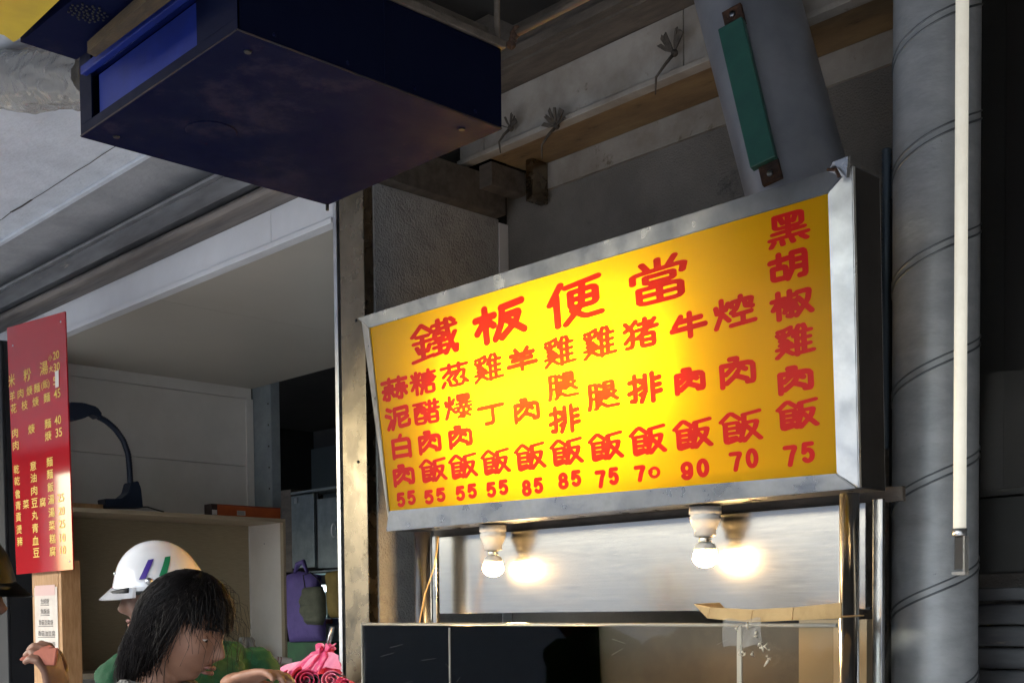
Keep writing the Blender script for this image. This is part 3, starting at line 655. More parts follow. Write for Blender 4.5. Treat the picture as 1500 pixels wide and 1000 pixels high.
def round_path(pts, it=1):
    for _ in range(it):
        if len(pts) < 3 or len(pts) > 12: return pts
        closed = pts[0] == pts[-1]; out = [pts[0]]
        for a, b, c in zip(pts, pts[1:], pts[2:]):
            out += [(b[0]+(a[0]-b[0])*.16, b[1]+(a[1]-b[1])*.16), (b[0]+(c[0]-b[0])*.05+(a[0]-b[0])*.05, b[1]+(c[1]-b[1])*.05+(a[1]-b[1])*.05), (b[0]+(c[0]-b[0])*.16, b[1]+(c[1]-b[1])*.16)]
        out.append(pts[-1]); pts = out
    return pts
zi = [0]
def put(bm, ch, box, w, horiz=1):
    """one glyph as a single clean outline: distance to its strokes, cut at the brush radius (marching squares)"""
    uL, vT, uR, vB = box; BX = 1.28; BY = {'當': .58, '便': .66, '鐵': .60, '飯': .68, '雞': .72, '爆': .60, '腿': .70, '糖': .68, '醋': .68, '黑': .66, '猪': .78, '葱': .72, '焢': .85, '椒': .85}.get(ch, .95)
    s0, t0 = onsign(uL, vB); s1, t1 = onsign(uR, vT)
    if ch not in '丁5789o0': ex = (.12 if w > .008 else .055)*(t1-t0); t0 -= ex; t1 += ex
    gl = glyph(ch); w *= max(.86, 1-.006*max(0, len(gl)-7))
    a0, a1, c0_, c1_ = s0+w*BX, s1-w*BX, t0+w*BY, t1-w*BY
    A = []; B = []
    for st in gl:
        P = [((a0+(a1-a0)*x/100)/BX, (c1_-(c1_-c0_)*y/100)/BY) for x, y in round_path(st)]
        A += P[:-1]; B += P[1:]
    A = np.array(A); B = np.array(B); N = 60 if w < .006 else 84
    gx = np.linspace(s0-.004, s1+.004, N); gy = np.linspace(t0-.004, t1+.004, N)
    X, Y = np.meshgrid(gx/BX, gy/BY, indexing='ij'); Q = np.stack([X.ravel(), Y.ravel()], 1)
    D = np.full(len(Q), 1e9)
    for a, b in zip(A, B):
        d = b-a; l2 = max(d@d, 1e-14); t = np.clip(((Q-a)@d)/l2, 0, 1); e = Q-a-t[:, None]*d; D = np.minimum(D, (e*e).sum(1))
    F = (w-np.sqrt(D)).reshape(N, N); cache = {}
    def vert(key, x, y):
        if key not in cache: cache[key] = bm.verts.new(sp(x, y, -.0042))
        return cache[key]
    for j in range(N-1):
        i = 0
        while i < N-1:
            c4 = [(i, j), (i+1, j), (i+1, j+1), (i, j+1)]; f4 = [F[c] for c in c4]
            if min(f4) > 0:
                k = i+1
                while k < N-1 and F[k+1, j] > 0 and F[k+1, j+1] > 0: k += 1
                bm.faces.new([vert((i, j), gx[i], gy[j]), vert((k, j), gx[k], gy[j]), vert((k, j+1), gx[k], gy[j+1]), vert((i, j+1), gx[i], gy[j+1])]); i = k; continue
            if max(f4) > 0:
                poly = []
                for q in range(4):
                    p_, n_ = c4[q], c4[(q+1) % 4]; fp_, fn_ = f4[q], f4[(q+1) % 4]
                    if fp_ > 0: poly.append(vert(p_, gx[p_[0]], gy[p_[1]]))
                    if (fp_ > 0) != (fn_ > 0):
                        t = fp_/(fp_-fn_); key = (min(p_, n_), max(p_, n_)); poly.append(vert(key, gx[p_[0]]+(gx[n_[0]]-gx[p_[0]])*t, gy[p_[1]]+(gy[n_[1]]-gy[p_[1]])*t))
                if len(poly) >= 3:
                    try: bm.faces.new(poly)
                    except ValueError: pass
            i += 1
for ch, b in (('鐵', (601, 464, 668, 531)), ('板', (693, 436, 768, 505)), ('便', (799, 402, 881, 480)), ('當', (919, 370, 1009, 450))):
    bm = nb(); put(bm, ch, b, {'鐵': .0104, '板': .0112, '便': .0110, '當': .0098}[ch]); obj('title_character', bm, sign_ink, sg)
COLS = [
 [('蒜', (558, 548, 595, 590)), ('泥', (564, 590, 600, 632)), ('白', (570, 633, 603, 673)), ('肉', (574, 677, 606, 713)), ('55', (579, 716, 608, 744))],
 [('糖', (600, 538, 637, 581)), ('醋', (604, 582, 642, 624)), ('肉', (611, 627, 645, 666)), ('飯', (614, 668, 652, 708)), ('55', (619, 712, 652, 740))],
 [('葱', (644, 527, 685, 571)), ('爆', (649, 573, 690, 616)), ('肉', (655, 619, 691, 658)), ('飯', (657, 661, 697, 703)), ('55', (665, 706, 698, 735))],
 [('雞', (692, 514, 735, 562)), ('丁', (699, 585, 737, 628)), ('飯', (704, 654, 745, 697)), ('55', (710, 700, 744, 730))],
 [('羊', (741, 503, 785, 547)), ('肉', (750, 578, 790, 621)), ('飯', (753, 645, 797, 691)), ('85', (762, 697, 795, 728))],
 [('雞', (794, 488, 841, 540)), ('腿', (800, 540, 845, 588)), ('排', (802, 589, 848, 637)), ('飯', (805, 638, 852, 684)), ('85', (815, 686, 851, 718))],
 [('雞', (851, 474, 901, 528)), ('腿', (858, 553, 905, 603)), ('飯', (861, 629, 911, 677)), ('75', (870, 682, 906, 716))],
 [('猪', (910, 460, 963, 516)), ('排', (917, 541, 968, 594)), ('飯', (921, 619, 974, 669)), ('7o', (927, 675, 966, 707))],
 [('牛', (980, 450, 1034, 500)), ('肉', (985, 533, 1033, 579)), ('飯', (985, 609, 1042, 661)), ('90', (994, 669, 1039, 705))],
 [('焢', (1042, 426, 1106, 486)), ('肉', (1051, 516, 1107, 570)), ('飯', (1053, 597, 1115, 652)), ('70', (1066, 654, 1111, 692))],
 [('黑', (1123, 302, 1184, 365)), ('胡', (1124, 359, 1184, 417)), ('椒', (1127, 416, 1190, 472)), ('雞', (1132, 470, 1192, 526)), ('肉', (1136, 530, 1192, 579)), ('飯', (1136, 580, 1198, 632)), ('75', (1145, 644, 1194, 685))],
]
for ci, colm in enumerate(COLS):
    for ch, b in colm:
        w = .0072 if ci < 9 else .0066
        if len(ch) == 2:
            uL, vT, uR, vB = b; um = (uL+uR)/2; sl = (vB-vT)*.12
            for dg, bb_ in ((ch[0], (uL, vT+sl, um-.8, vB)), (ch[1], (um+.8, vT, uR, vB-sl))):
                bm = nb(); put(bm, dg, bb_, w*(.60 if dg == 'o' else .86)); obj('price_digit', bm, sign_ink, sg)
        else: bm = nb(); put(bm, ch, b, w); obj('dish_character', bm, sign_ink, sg)

# ------------------------------------------------------------------ stall under the sign
st = empty('food_stall', (-2.4, 2.6, 0), 'stainless steel food stall frame with steel back plate under the yellow sign', 'food stall')
def post(x, y, r, z1=1.79): 
    return obj('post', add_tube(nb(), [(x, y, 0), (x, y, z1)], r, 28), steel_post, st)
post(-3.135, 2.585, .028, 1.778); post(-1.513, 2.555, .0235, 1.778)
obj('flat_post', bx(-1.478, -1.452, 2.60, 2.612, 0, 1.765, bev=.002), steel_post, st)
obj('back_post', bx(-3.175, -3.155, 2.66, 2.676, 0, 1.77, bev=.002), steel, st)
obj('back_plate', bx(-3.15, -1.535, 2.668, 2.672, 1.505, 1.765, bev=.0012), steel_plate, st)
obj('plate_fold', bx(-3.15, -1.535, 2.6725, 2.70, 1.504, 1.51), steel, st)
obj('under_rail', bx(-3.2, -1.45, 2.69, 2.705, 1.765, 1.80), dark_wood, st)
obj('lower_back', bx(-3.195, -1.75, 2.735, 2.75, .9, 1.46), mat('sooty_back', (.10, .085, .07), .35, .3, (.14, .115, .09), 6), st)
obj('side_board', bx(-1.745, -1.55, 2.70, 2.73, .9, 1.48), mat('tan_side', (.26, .20, .12), .5), st)
obj('counter', bx(-3.24, -1.42, 2.2, 2.9, .86, .9, bev=.004), steel_plate, st)
obj('cabinet', bx(-3.2, -1.46, 2.26, 2.86, .12, .859, bev=.004), steel, st)
for x in (-3.15, -1.5):
    for y in (2.3, 2.8): obj('foot', add_tube(nb(), [(x, y, 0), (x, y, .12)], .02, 12), steel_post, st)
# acrylic sneeze guard
gd_ = empty('acrylic_guard', (-2.3, 2.38, .9), 'scratched clear acrylic guard standing on the stall counter', 'guard')
obj('front_pane', bx(-3.204, -1.70, 2.378, 2.382, .9, 1.468), acrylic, gd_)
obj('front_pane', bx(-1.698, -1.45, 2.378, 2.382, .9, 1.468), acrylic, gd_)
obj('side_pane', bx(-3.204, -3.200, 2.3825, 2.66, .9, 1.468), acrylic, gd_)
obj('top_edge', add_tube(nb(), [(-3.206, 2.380, 1.473), (-1.44, 2.380, 1.469)], .0048, 10), acr_edge, gd_)
obj('side_edge', add_tube(nb(), [(-3.204, 2.380, .9), (-3.204, 2.380, 1.473)], .0042, 8), acr_edge, gd_)
obj('seam_strip', bx(-1.706, -1.692, 2.373, 2.3775, .9, 1.468, bev=.001), acr_edge, gd_)
obj('rib', bx(-2.76, -2.756, 2.373, 2.3775, .9, 1.462), acr_edge, gd_)
# tape and glue on the seam
bm = nb(); rnd = random.Random(2)
c = px(1085, 925, Y=2.37)
for k in range(16):
    p = px(1090+rnd.uniform(-10, 40), 915+rnd.uniform(0, 50), Y=2.366); q = p+Vector((rnd.uniform(-.015, .015), -.004, rnd.uniform(-.025, .02)))
    m_ = (p+q)/2+Vector((rnd.uniform(-.006, .006), -.006, 0)); add_tube(bm, [p, m_, q], [.001, .003, .0012], 6)
obj('glue_blob', bm, mat('milky_glue', (.75, .68, .55), .3, trans=.3), gd_, kind='stuff')
def tape(a, b):
    p = px(1060+a*56, 907+b*40-a*2, Y=2.370); return p+Vector((0, -.006*math.sin(a*7+b*3), .003*math.sin(a*9)))
obj('tape', cloth_patch(tape, 14, 6), film2, gd_)
bm = nb(); 
for k in range(9):
    u0 = rnd.uniform(560, 1100); v0 = rnd.uniform(930, 1000); p = px(u0, v0, Y=2.3772); q = px(u0+rnd.uniform(-30, 30), v0+rnd.uniform(-8, 12), Y=2.3772); add_tube(bm, [p, q], .00035, 4)
obj('scratch', bm, mat('scratch_white', (.14, .13, .12), .5), gd_, kind='stuff')
# folded cardboard trough lying on the guard's right end
bm = nb(); secs = []
P_ = [(1018, 886, 2.37), (1036, 905, 2.37), (1100, 911, 2.38), (1160, 908, 2.39), (1232, 905, 2.42)]
T_ = [(1016, 884, 2.37), (1040, 889, 2.37), (1102, 892, 2.38), (1162, 889, 2.39), (1232, 882, 2.42)]
for i in range(4):
    a, b, c_, d_ = [px(q[0], q[1], Y=q[2]) for q in (P_[i], P_[i+1], T_[i+1], T_[i])]
    g = .0015 if i else 0
    add_prism(bm, [a+Vector((g, 0, 0)), b, c_, d_+Vector((g, 0, 0))], (0, .004, 0))
    add_prism(bm, [a+Vector((0, .005, .001)), b+Vector((0, .005, .001)), b+Vector((0, .10, .004)), a+Vector((0, .10, .004))], (0, 0, .003))
tag(obj('cardboard_tray', fixn(bm), cardboard), 'creased tan cardboard strip lying along the right end of the acrylic guard', 'cardboard')
# bulbs: porcelain holder, screw shell, lamp neck and glowing globe
def make_bulb(x, y, z, label):
    t = empty('bulb_lamp', (x, y, z), label, 'light bulb', 'bare bulbs under the sign'); k = 1.2
    def L_(z0, prof): return [(a*k, b*k) for a, b in prof]
    obj('holder', add_lathe(nb(), (x, y, z-.066*k), L_(0, [(.019, 0), (.024, .003), (.024, .014), (.029, .024), (.034, .036), (.035, .044), (.032, .048), (.036, .050), (.036, .066)]), 32), porcelain, t)
    obj('screw_shell', add_lathe(nb(), (x, y, z-.078*k), L_(0, [(.0135, 0), (.0145, .002), (.0135, .004), (.0145, .006), (.0135, .008), (.0145, .0118)]), 20), brass, t)
    obj('bulb_neck', add_lathe(nb(), (x, y, z-.098*k), L_(0, [(.024, 0), (.026, .006), (.022, .015), (.015, .0198)]), 24), porcelain, t)
    obj('globe', add_lathe(nb(), (x, y, z-.134*k), L_(0, [(.001, 0), (.013, .002), (.023, .009), (.028, .018), (.027, .028), (.024, .0358)]), 28), bulb_glow, t)
    return t
def copy_tree(o, parent=None):
    c = o.copy(); COL.objects.link(c); c.parent = parent
    for ch in o.children: copy_tree(ch, c)
    return c
b1 = make_bulb(-2.803, 2.600, 1.781, 'glowing bare bulb in a porcelain holder, the left one near the twin wire')
b2 = copy_tree(b1); b2.location = (-1.970, 2.600, 1.781); b2['label'] = 'glowing bare bulb in a porcelain holder, right one above the cardboard strip'
# twin flex wire beside the left post
for dx in (0, .006):
    pts = [px(641+dx*200, 785, Y=2.57), px(636, 830, Y=2.56), px(622, 870, Y=2.55), px(614, 912, Y=2.54), px(613, 960, Y=2.54)]
    if dx == 0: wbm = nb()
    add_tube(wbm, [p+Vector((dx*.5, -dx*.3, 0)) for p in pts], .0022, 6)
tag(obj('lamp_wire', wbm, wire_m), 'golden twin lamp wire sagging in front of the left stall post', 'wire')

# ------------------------------------------------------------------ red menu board
YB = 2.2
rb = empty('menu_board', px(60, 838, Y=YB), 'glossy red menu board with yellow characters hung at the shop corner', 'menu board')
BQ = [px(24, 841, Y=YB), px(107, 833.5, Y=YB), px(95, 456, Y=YB), px(10, 480, Y=YB)]
bm = nb(); add_prism(bm, BQ, (0, .006, 0)); fixn(bm); obj('board', bm, red_board, rb)
for u, v in ((19, 506), (89, 471), (102, 822)):
    p = px(u, v, Y=YB); obj('nail', add_lathe(nb(), p, [(.005, 0), (.004, .002), (.001, .003)], 8, axis=Vector((0, -1, 0))), alu, rb)
def text_on(chars, u, v, hpx, wpx, Y, m, parent, name='character', bold=.018, off=.0012):
    cu = bpy.data.curves.new(name, 'FONT'); cu.body = chars; cu.size = 1; cu.offset = bold; cu.extrude = 0
    cu.resolution_u = 4
    tmp = bpy.data.objects.new('tmp', cu); COL.objects.link(tmp)
    bpy.context.view_layer.update()
    me = bpy.data.meshes.new_from_object(tmp.evaluated_get(bpy.context.evaluated_depsgraph_get()))
    bpy.data.objects.remove(tmp); bpy.data.curves.remove(cu)
    if not len(me.vertices): return None
    cs = [v_.co.copy() for v_ in me.vertices]; x0 = min(c.x for c in cs); x1 = max(c.x for c in cs); y0 = min(c.y for c in cs); y1 = max(c.y for c in cs)
    a = px(u-wpx/2, v, Y=Y-off); b = px(u+wpx/2, v, Y=Y-off); t_ = px(u, v-hpx/2, Y=Y-off); d_ = px(u, v+hpx/2, Y=Y-off); c = px(u, v, Y=Y-off)
    w = abs(b.x-a.x); h = t_.z-d_.z
    for v_ in me.vertices:
        v_.co = Vector((c.x+((v_.co.x-x0)/(x1-x0)-.5)*w, c.y, c.z+((v_.co.y-y0)/(y1-y0)-.5)*h))
    bm = nb(); bm.from_mesh(me); bpy.data.meshes.remove(me)
    return bm
def letter_row(items, m, parent, Y, name='menu_character', bold=.006):
    for it in items:
        bm = text_on(*it[:3], it[3], it[4], Y, m, parent, bold=bold)
        if bm is None: continue
        obj(name, bm, m, parent)
H, Wd = 13.5, 9
rowsR = [
 [('米', 17, 557, 19, 9.5), ('粉', 40, 549, 19, 11), ('湯', 64, 539, 20, 12), ('小', 73.5, 524, 10, 5.5), ('20', 82, 520, 12, 9), ('大', 74.5, 540, 10, 6), ('30', 83, 537, 12, 9)],
 [('羊', 18, 580, 15, 8), ('肉', 30, 576, 14, 8.5), ('焿', 43, 572, 14, 8.5), ('麵', 54, 568, 14, 9), ('(飯)', 66.5, 563, 15, 12), ('5', 80, 557.5, 12, 4.5)],
 [('花', 20, 598, 14, 8.5), ('枝', 36, 593, 14, 9), ('焿', 52, 588, 14, 9), ('麵', 68.5, 582, 14, 9.5), ('45', 83.5, 576, 13, 9.5)],
 [('肉', 22, 634, 14, 8.5), ('焿', 46, 628, 14, 9.5), ('麵', 70, 620, 14, 9.5), ('40', 84.5, 615, 13, 9.5)],
 [('肉', 23, 652, 14, 8.5), ('焿', 70.5, 638, 14, 9.5), ('35', 86, 633, 13, 9.5)],
 [('乾', 24, 687, 13, 8), ('意', 48.5, 682, 13.5, 9), ('麵', 72.6, 676, 14, 9)],
 [('乾', 25, 704, 13, 8), ('油', 49, 699.5, 13.5, 9), ('麵', 73, 694, 14, 9)],
 [('魯', 26, 723, 13, 8), ('肉', 50, 718, 13.5, 9), ('飯', 74, 713, 14, 9)],
 [('青', 26.5, 740, 13, 8), ('菜', 38, 738, 13, 9), ('豆', 50.5, 736, 13.5, 9), ('腐', 62.5, 735, 13.5, 9), ('湯', 75, 731, 14, 9), ('25', 89, 728.5, 12, 9)],
 [('貢', 27, 757, 13, 8), ('丸', 51, 754, 13.5, 9), ('湯', 75.5, 750, 14, 9), ('20', 90, 748, 12, 9)],
 [('燙', 28, 775, 13, 8), ('青', 51.5, 773, 13.5, 9), ('菜', 76, 769, 14, 9), ('25', 90.5, 767, 12, 9)],
 [('豬', 29, 792.5, 13, 8), ('血', 52, 791, 13.5, 9), ('糕', 77, 788.6, 14, 9), ('10', 91.5, 787, 12, 8)],
 [('豆', 53, 809, 13.5, 9), ('腐', 77, 807, 14, 9), ('10', 92, 805, 12, 8)],
]
for r in rowsR: letter_row(r, yellow_ink, rb, YB)
p = px(83.5, 555, Y=YB-.002); obj('price_tape', bx(p.x-.018, p.x+.018, YB-.003, YB-.0018, p.z-.035, p.z+.035), white_lbl, rb)
# pine post with handwritten slip below the board
Yp = 2.23
pp = empty('pine_post', px(70, 1000, Y=Yp), 'raw pine board post below the red menu board with a price slip', 'post')
a = px(48, 900, Y=Yp); b = px(86, 900, Y=Yp); zt = px(70, 838, Y=Yp).z
obj('front_board', bx(a.x, b.x, Yp, Yp+.02, 0, zt+.05, bev=.002), pine, pp)
obj('side_board', bx(b.x+.002, b.x+.03, Yp+.001, Yp+.09, 0, zt+.05, bev=.002), pine, pp)
a = px(50.5, 862, Y=Yp-.002); b = px(86, 958, Y=Yp-.002)
slip = obj('paper_slip', bx(a.x, b.x, Yp-.003, Yp-.0015, b.z, px(60, 860, Y=Yp).z), paper, pp)
obj('pink_slip', bx(a.x+.01, b.x-.02, Yp-.0044, Yp-.0032, px(60, 872, Y=Yp).z, px(60, 857, Y=Yp).z), mat('pinkish_paper', (.62, .42, .38), .8), pp)
for txt, u, v, w in (('生蚵焿', 65.5, 880, 12), ('魚酥焿', 66, 895, 13), ('香菇豆腐焿', 67, 911, 21), ('香菇油豆腐', 68, 927, 25), ('香菇鴨血焿', 68, 943, 25)):
    letter_row([(txt, u, v, 8, w)], ink, pp, Yp-.0035, 'handwritten_word', .0)
    p = px(u-w/2, v+6, Y=Yp-.0042); q = px(u+w/2, v+5.4, Y=Yp-.0042)
    obj('underline', add_tube(nb(), [p, q], .0012, 5), ink, pp)

# ------------------------------------------------------------------ shelf cabinet with things on it
YS = 4.065
sh = empty('wooden_shelf', (-6.42, 3.3, 1.2), 'brown laminate open shelf cabinet mounted on the white panelled wall', 'shelf')
zt_, zb_ = 2.09, 1.205
obj('top_board', bx(XL+.001, -6.228, 2.67, YS, zt_-.022, zt_, bev=.001), shelf_m, sh)
obj('bottom_board', bx(XL+.001, -6.228, 2.67, YS, zb_-.03, zb_, bev=.001), shelf_m, sh)
obj('side_panel', bx(XL+.012, -6.262, YS-.016, YS, zb_+.0005, zt_-.0225), shelf_w, sh)
obj('side_edge', bx(-6.2615, -6.228, YS-.018, YS, zb_+.0005, zt_-.0225, bev=.001), shelf_m, sh)
obj('side_panel', bx(XL+.012, -6.228, 2.67, 2.688, zb_+.0005, zt_-.0225), shelf_w, sh)
obj('back_board', bx(XL+.0015, XL+.0115, 2.69, YS-.0165, zb_+.0005, zt_-.0225), shelf_in, sh)
bm = nb(); p = px(387, 796, Y=YS-.017); add_lathe(bm, p, [(.004, 0), (.001, .002)], 8, axis=Vector((0, -1, 0))); obj('screw', bm, black_gap, sh)

# desk lamp: base, gooseneck, head
xs = -6.40
def on_shelf(u, v): return px(u, v, X=xs)
lp = empty('desk_lamp', (xs, on_shelf(182, 742).y, zt_), 'black gooseneck desk lamp bent over on top of the shelf', 'desk lamp')
pb = [on_shelf(148, 731), on_shelf(150, 744), on_shelf(204, 744), on_shelf(201, 716), on_shelf(197, 705), on_shelf(187, 707), on_shelf(183, 722), on_shelf(172, 731)]
zmin = min(q.z for q in pb); pb = [q+Vector((0, 0, zt_+.001-zmin if zmin < zt_ else 0)) for q in pb]
for q in pb: q.z = max(q.z, zt_+.001)
bm = nb(); add_prism(bm, [q+Vector((-.05, 0, 0)) for q in pb], (.1, 0, 0)); fixn(bm); bmesh.ops.bevel(bm, geom=list(bm.edges), offset=.004, segments=2, affect='EDGES'); obj('lamp_base', bm, plastic_blk, lp)
path = [(191, 708), (190, 690), (188, 665), (181, 645), (169, 628), (155, 616), (142, 609)]
cp = []; rr = []
P3 = [on_shelf(*q) for q in path]
for i in range(len(P3)-1):
    for k in range(12): cp.append(P3[i].lerp(P3[i+1], k/12)); rr.append(.018 if len(cp) % 2 else .0145)
# smooth the path
for _ in range(6): cp = [cp[0]] + [(cp[i-1]+cp[i]*2+cp[i+1])/4 for i in range(1, len(cp)-1)] + [cp[-1]]
obj('gooseneck', add_tube(nb(), cp, rr, 14), plastic_blk, lp)
hd_ = [on_shelf(146, 608), on_shelf(138, 597), on_shelf(118, 591), on_shelf(98, 590), on_shelf(84, 600), on_shelf(86, 612), on_shelf(104, 617), on_shelf(118, 614), on_shelf(132, 607), on_shelf(142, 614)]
bm = nb(); add_prism(bm, [q+Vector((-.045, 0, 0)) for q in hd_], (.09, 0, 0)); fixn(bm); bmesh.ops.bevel(bm, geom=list(bm.edges), offset=.007, segments=2, affect='EDGES'); obj('lamp_head', bm, plastic_blk, lp)
bm = nb(); add_tube(bm, [on_shelf(204, 742), on_shelf(216, 742), on_shelf(228, 746), on_shelf(240, 749)], .004, 6)
for v_ in bm.verts: v_.co.z = max(v_.co.z, zt_+.002)
obj('lamp_cord', bm, black_gap, lp)
yy0, yy1 = on_shelf(100, 738).y, on_shelf(148, 740).y
tag(obj('wood_offcut', bx(xs-.06, xs+.05, yy0, yy1-.01, zt_+.0005, zt_+.035, bev=.002), pine), 'flat wooden offcut lying beside the black desk lamp on the shelf', 'wood block')
# orange carton at the shelf's end
ca = px(307, 750, X=-6.3); cb = px(411, 757, X=-6.3)
ob = empty('orange_carton', ((-6.3), (ca.y+cb.y)/2, zt_), 'long narrow orange carton on the far end of the shelf top', 'carton')
obj('carton_body', bx(-6.36, -6.28, ca.y+.04, YS+.0, zt_+.001, zt_+.062, bev=.002), orange_m, ob)
obj('carton_lid', bx(-6.361, -6.279, ca.y+.04, YS+.0, zt_+.0625, zt_+.07, bev=.001), mat('dark_orange', (.28, .06, .03), .5), ob)
obj('end_flap', bx(-6.361, -6.279, ca.y, ca.y+.0395, zt_+.001, zt_+.07, bev=.002), mat('dark_brown_card', (.035, .02, .018), .5), ob)
obj('end_label', bx(-6.2788, -6.2775, ca.y+.004, ca.y+.036, zt_+.008, zt_+.035), white_lbl, ob)
lb = obj('barcode_label', bx(-6.2797, -6.2785, ca.y+.17, ca.y+.225, zt_+.012, zt_+.038), white_lbl, ob)
for k in range(7): obj('barcode_line', bx(-6.2784, -6.2778, ca.y+.173+k*.007, ca.y+.176+k*.007, zt_+.014, zt_+.036), ink, lb)
# rolled paper and crumpled bag on the shelf bottom
a = px(372, 955, X=-6.26); b = px(427, 966, X=-6.18)
rp = empty('paper_roll', (a+b)/2, 'rolled pinkish leaflet poking out at the shelf bottom', 'paper roll')
zr = zb_+.024; a.z = zr+.03; b.z = zr+.0
obj('roll', add_tube(nb(), [a, b], .021, 18, caps=False), paper, rp)
obj('roll_inner', add_tube(nb(), [a, b], .0185, 18, caps=False), mat('roll_inside', (.28, .12, .10), .8), rp)
dirr = (b-a).normalized()
for k in (.25, .3, .62, .7):
    c = a.lerp(b, k); bm = nb(); add_tube(bm, [c-dirr*.003, c+dirr*.003], .0216, 18, caps=False); obj('printed_band', bm, mat('band_red', (.30, .10, .09), .7), rp)
def bagf(a, b):
    ang = a*2*math.pi; h = b; r = (.075*(1-h*.75)+.01)*(1+.45*mnoise.noise(Vector((math.cos(ang)*2.3, math.sin(ang)*2.3, h*5))))
    return Vector((-6.36+r*math.cos(ang), 3.86+1.2*r*math.sin(ang), zb_+.003+h*.17))
tag(obj('plastic_bag', cloth_patch(bagf, 40, 16), film, base=(-6.36, 3.86, zb_)), 'crumpled clear plastic bag in the corner of the shelf', 'plastic bag')
def bagf2(a, b):
    ang = a*2*math.pi; r = .035*math.sin(math.pi*(b*.9+.05))*(1+.3*mnoise.noise(Vector((math.cos(ang)*2, math.sin(ang)*2, b*4+9))))
    return Vector((-6.28+r*math.cos(ang), 3.80+1.6*r*math.sin(ang), zb_+.002+b*.08))
tag(obj('yellow_bag', cloth_patch(bagf2, 24, 10), mat('yellow_green_film', (.45, .42, .06), .3), base=(-6.28, 3.8, zb_)), 'small yellow-green crumpled bag beside the clear bag on the shelf', 'plastic bag')

# ------------------------------------------------------------------ back room things seen between shelf and jamb
YC = 5.2
def quadbox(name, u0, v0, u1, v1, Y, dep, m, parent=None, bev=.004):
    a = px(u0, v1, Y=Y); b = px(u1, v0, Y=Y); return obj(name, bx(a.x, b.x, Y, Y+dep, a.z, b.z, bev=bev), m, parent, base=None if parent else (a.x, Y, a.z))
cab = empty('steel_cabinet', px(460, 860, Y=YC), 'grey steel cabinet on the back room wall above the hanging bags', 'cabinet')
quadbox('cabinet_side', 408, 716, 426, 838, YC+.02, .3, dark_wood, cab)
quadbox('door', 428, 722, 459, 832, YC, .03, cabinet_m, cab)
quadbox('door', 466, 726, 500, 832, YC, .03, cabinet_m, cab)
quadbox('top_rail', 426, 713, 500, 721.5, YC-.02, .2, cabinet_m, cab)
quadbox('bottom_rail', 452, 833, 500, 838, YC-.02, .2, cabinet_m, cab)
quadbox('center_gap', 459.3, 722, 465.7, 832, YC+.02, .02, black_gap, cab)
bm = nb(); c = px(489, 776, Y=YC-.03); pts = [c+Vector((.03*math.cos(t), 0, .05*math.sin(t))) for t in [k*.5 for k in range(11)]]; add_tube(bm, pts, .006, 6); obj('handle', bm, alu, cab)
p = px(434, 733, Y=YC-.005); obj('hinge', bx(p.x-.02, p.x+.02, YC-.012, YC-.001, p.z-.02, p.z+.02), alu, cab)
def bag(name, poly, Y, thick, m, label, cat, seed, quilt=0):
    P = [px(u, v, Y=Y) for u, v in poly]; c = sum(P, Vector())/len(P)
    bm = nb(); n = len(P)
    # dense outline
    out = []
    for i in range(n):
        for k in range(5): out.append(P[i].lerp(P[(i+1) % n], k/5))
    rings = []; lev = 7
    for l in range(lev+1):
        f = l/lev; ring = []
        for q in out:
            w = q.lerp(c, f); y = -thick*math.sqrt(max(0, 1-(1-f)**2)) + .25*thick*mnoise.noise(Vector((w.x*9+seed, w.z*9, 0)))*(f > 0)
            if quilt: y -= thick*.35*abs(math.sin(w.z*quilt))*(f > .05)
            ring.append(bm.verts.new((w.x, Y+y, w.z)))
        rings.append(ring)
    N = len(out)
    for a, b in zip(rings, rings[1:]):
        for k in range(N): bm.faces.new((a[k], a[(k+1) % N], b[(k+1) % N], b[k])).smooth = True
    back = [bm.verts.new((q.x, Y+thick*.5, q.z)) for q in out]
    for k in range(N): bm.faces.new((back[k], back[(k+1) % N], rings[0][(k+1) % N], rings[0][k]))
    bm.faces.new(back[::-1])
    bmesh.ops.remove_doubles(bm, verts=bm.verts, dist=.0004); fixn(bm)
    t = empty(name, Vector((c.x, Y, min(q.z for q in P))), label, cat); obj('bag_body', bm, m, t); return t
pb_ = bag('purple_bag', [(420, 842), (436, 836), (466, 842), (466, 862), (473, 900), (473, 938), (424, 940), (418, 900)], 4.7, .05, purple_b, 'purple non-woven bag hanging behind the shelf end', 'bag', 1)
bm = nb(); add_tube(bm, [px(432, 838, Y=4.69), px(436, 826, Y=4.69), px(444, 822, Y=4.69), px(450, 838, Y=4.69)], [.012, .02, .018, .01], 8); obj('strap', bm, purple_b, pb_)
ol = bag('olive_mitt', [(446, 860), (470, 858), (474, 872), (475, 900), (470, 915), (450, 914), (441, 898), (440, 880)], 4.6, .035, olive_b, 'grey-olive quilted mitt hanging in front of the purple bag', 'mitt', 4, quilt=40)
bm = nb(); add_tube(bm, [px(447, 860, Y=4.6), px(444, 842, Y=4.62), px(455, 838, Y=4.62), px(468, 850, Y=4.6), px(472, 862, Y=4.6)], .004, 6); obj('hanging_loop', bm, black_gap, ol)
bag('mustard_bag', [(478, 838), (500, 834), (502, 903), (484, 904), (480, 880)], 4.65, .04, mustard_b, 'mustard cloth bag hanging beside the steel jamb', 'bag', 6)
quadbox('green_crate', 418, 940, 476, 972, 4.72, .3, green_bin)
tag(bpy.data.objects['green_crate'], 'dark green plastic crate under the purple bag', 'crate')
lt = empty('work_lamp', px(474, 862, Y=5.0), 'bright white work lamp strip glowing behind the hanging bags', 'lamp')
quadbox('lamp_panel', 466, 856, 482, 866, 5.0, .02, far_glow, lt)
quadbox('lamp_mount', 472, 867, 479, 908, 5.0, .02, mat('cyan_metal', (.35, .5, .52), .4), lt)
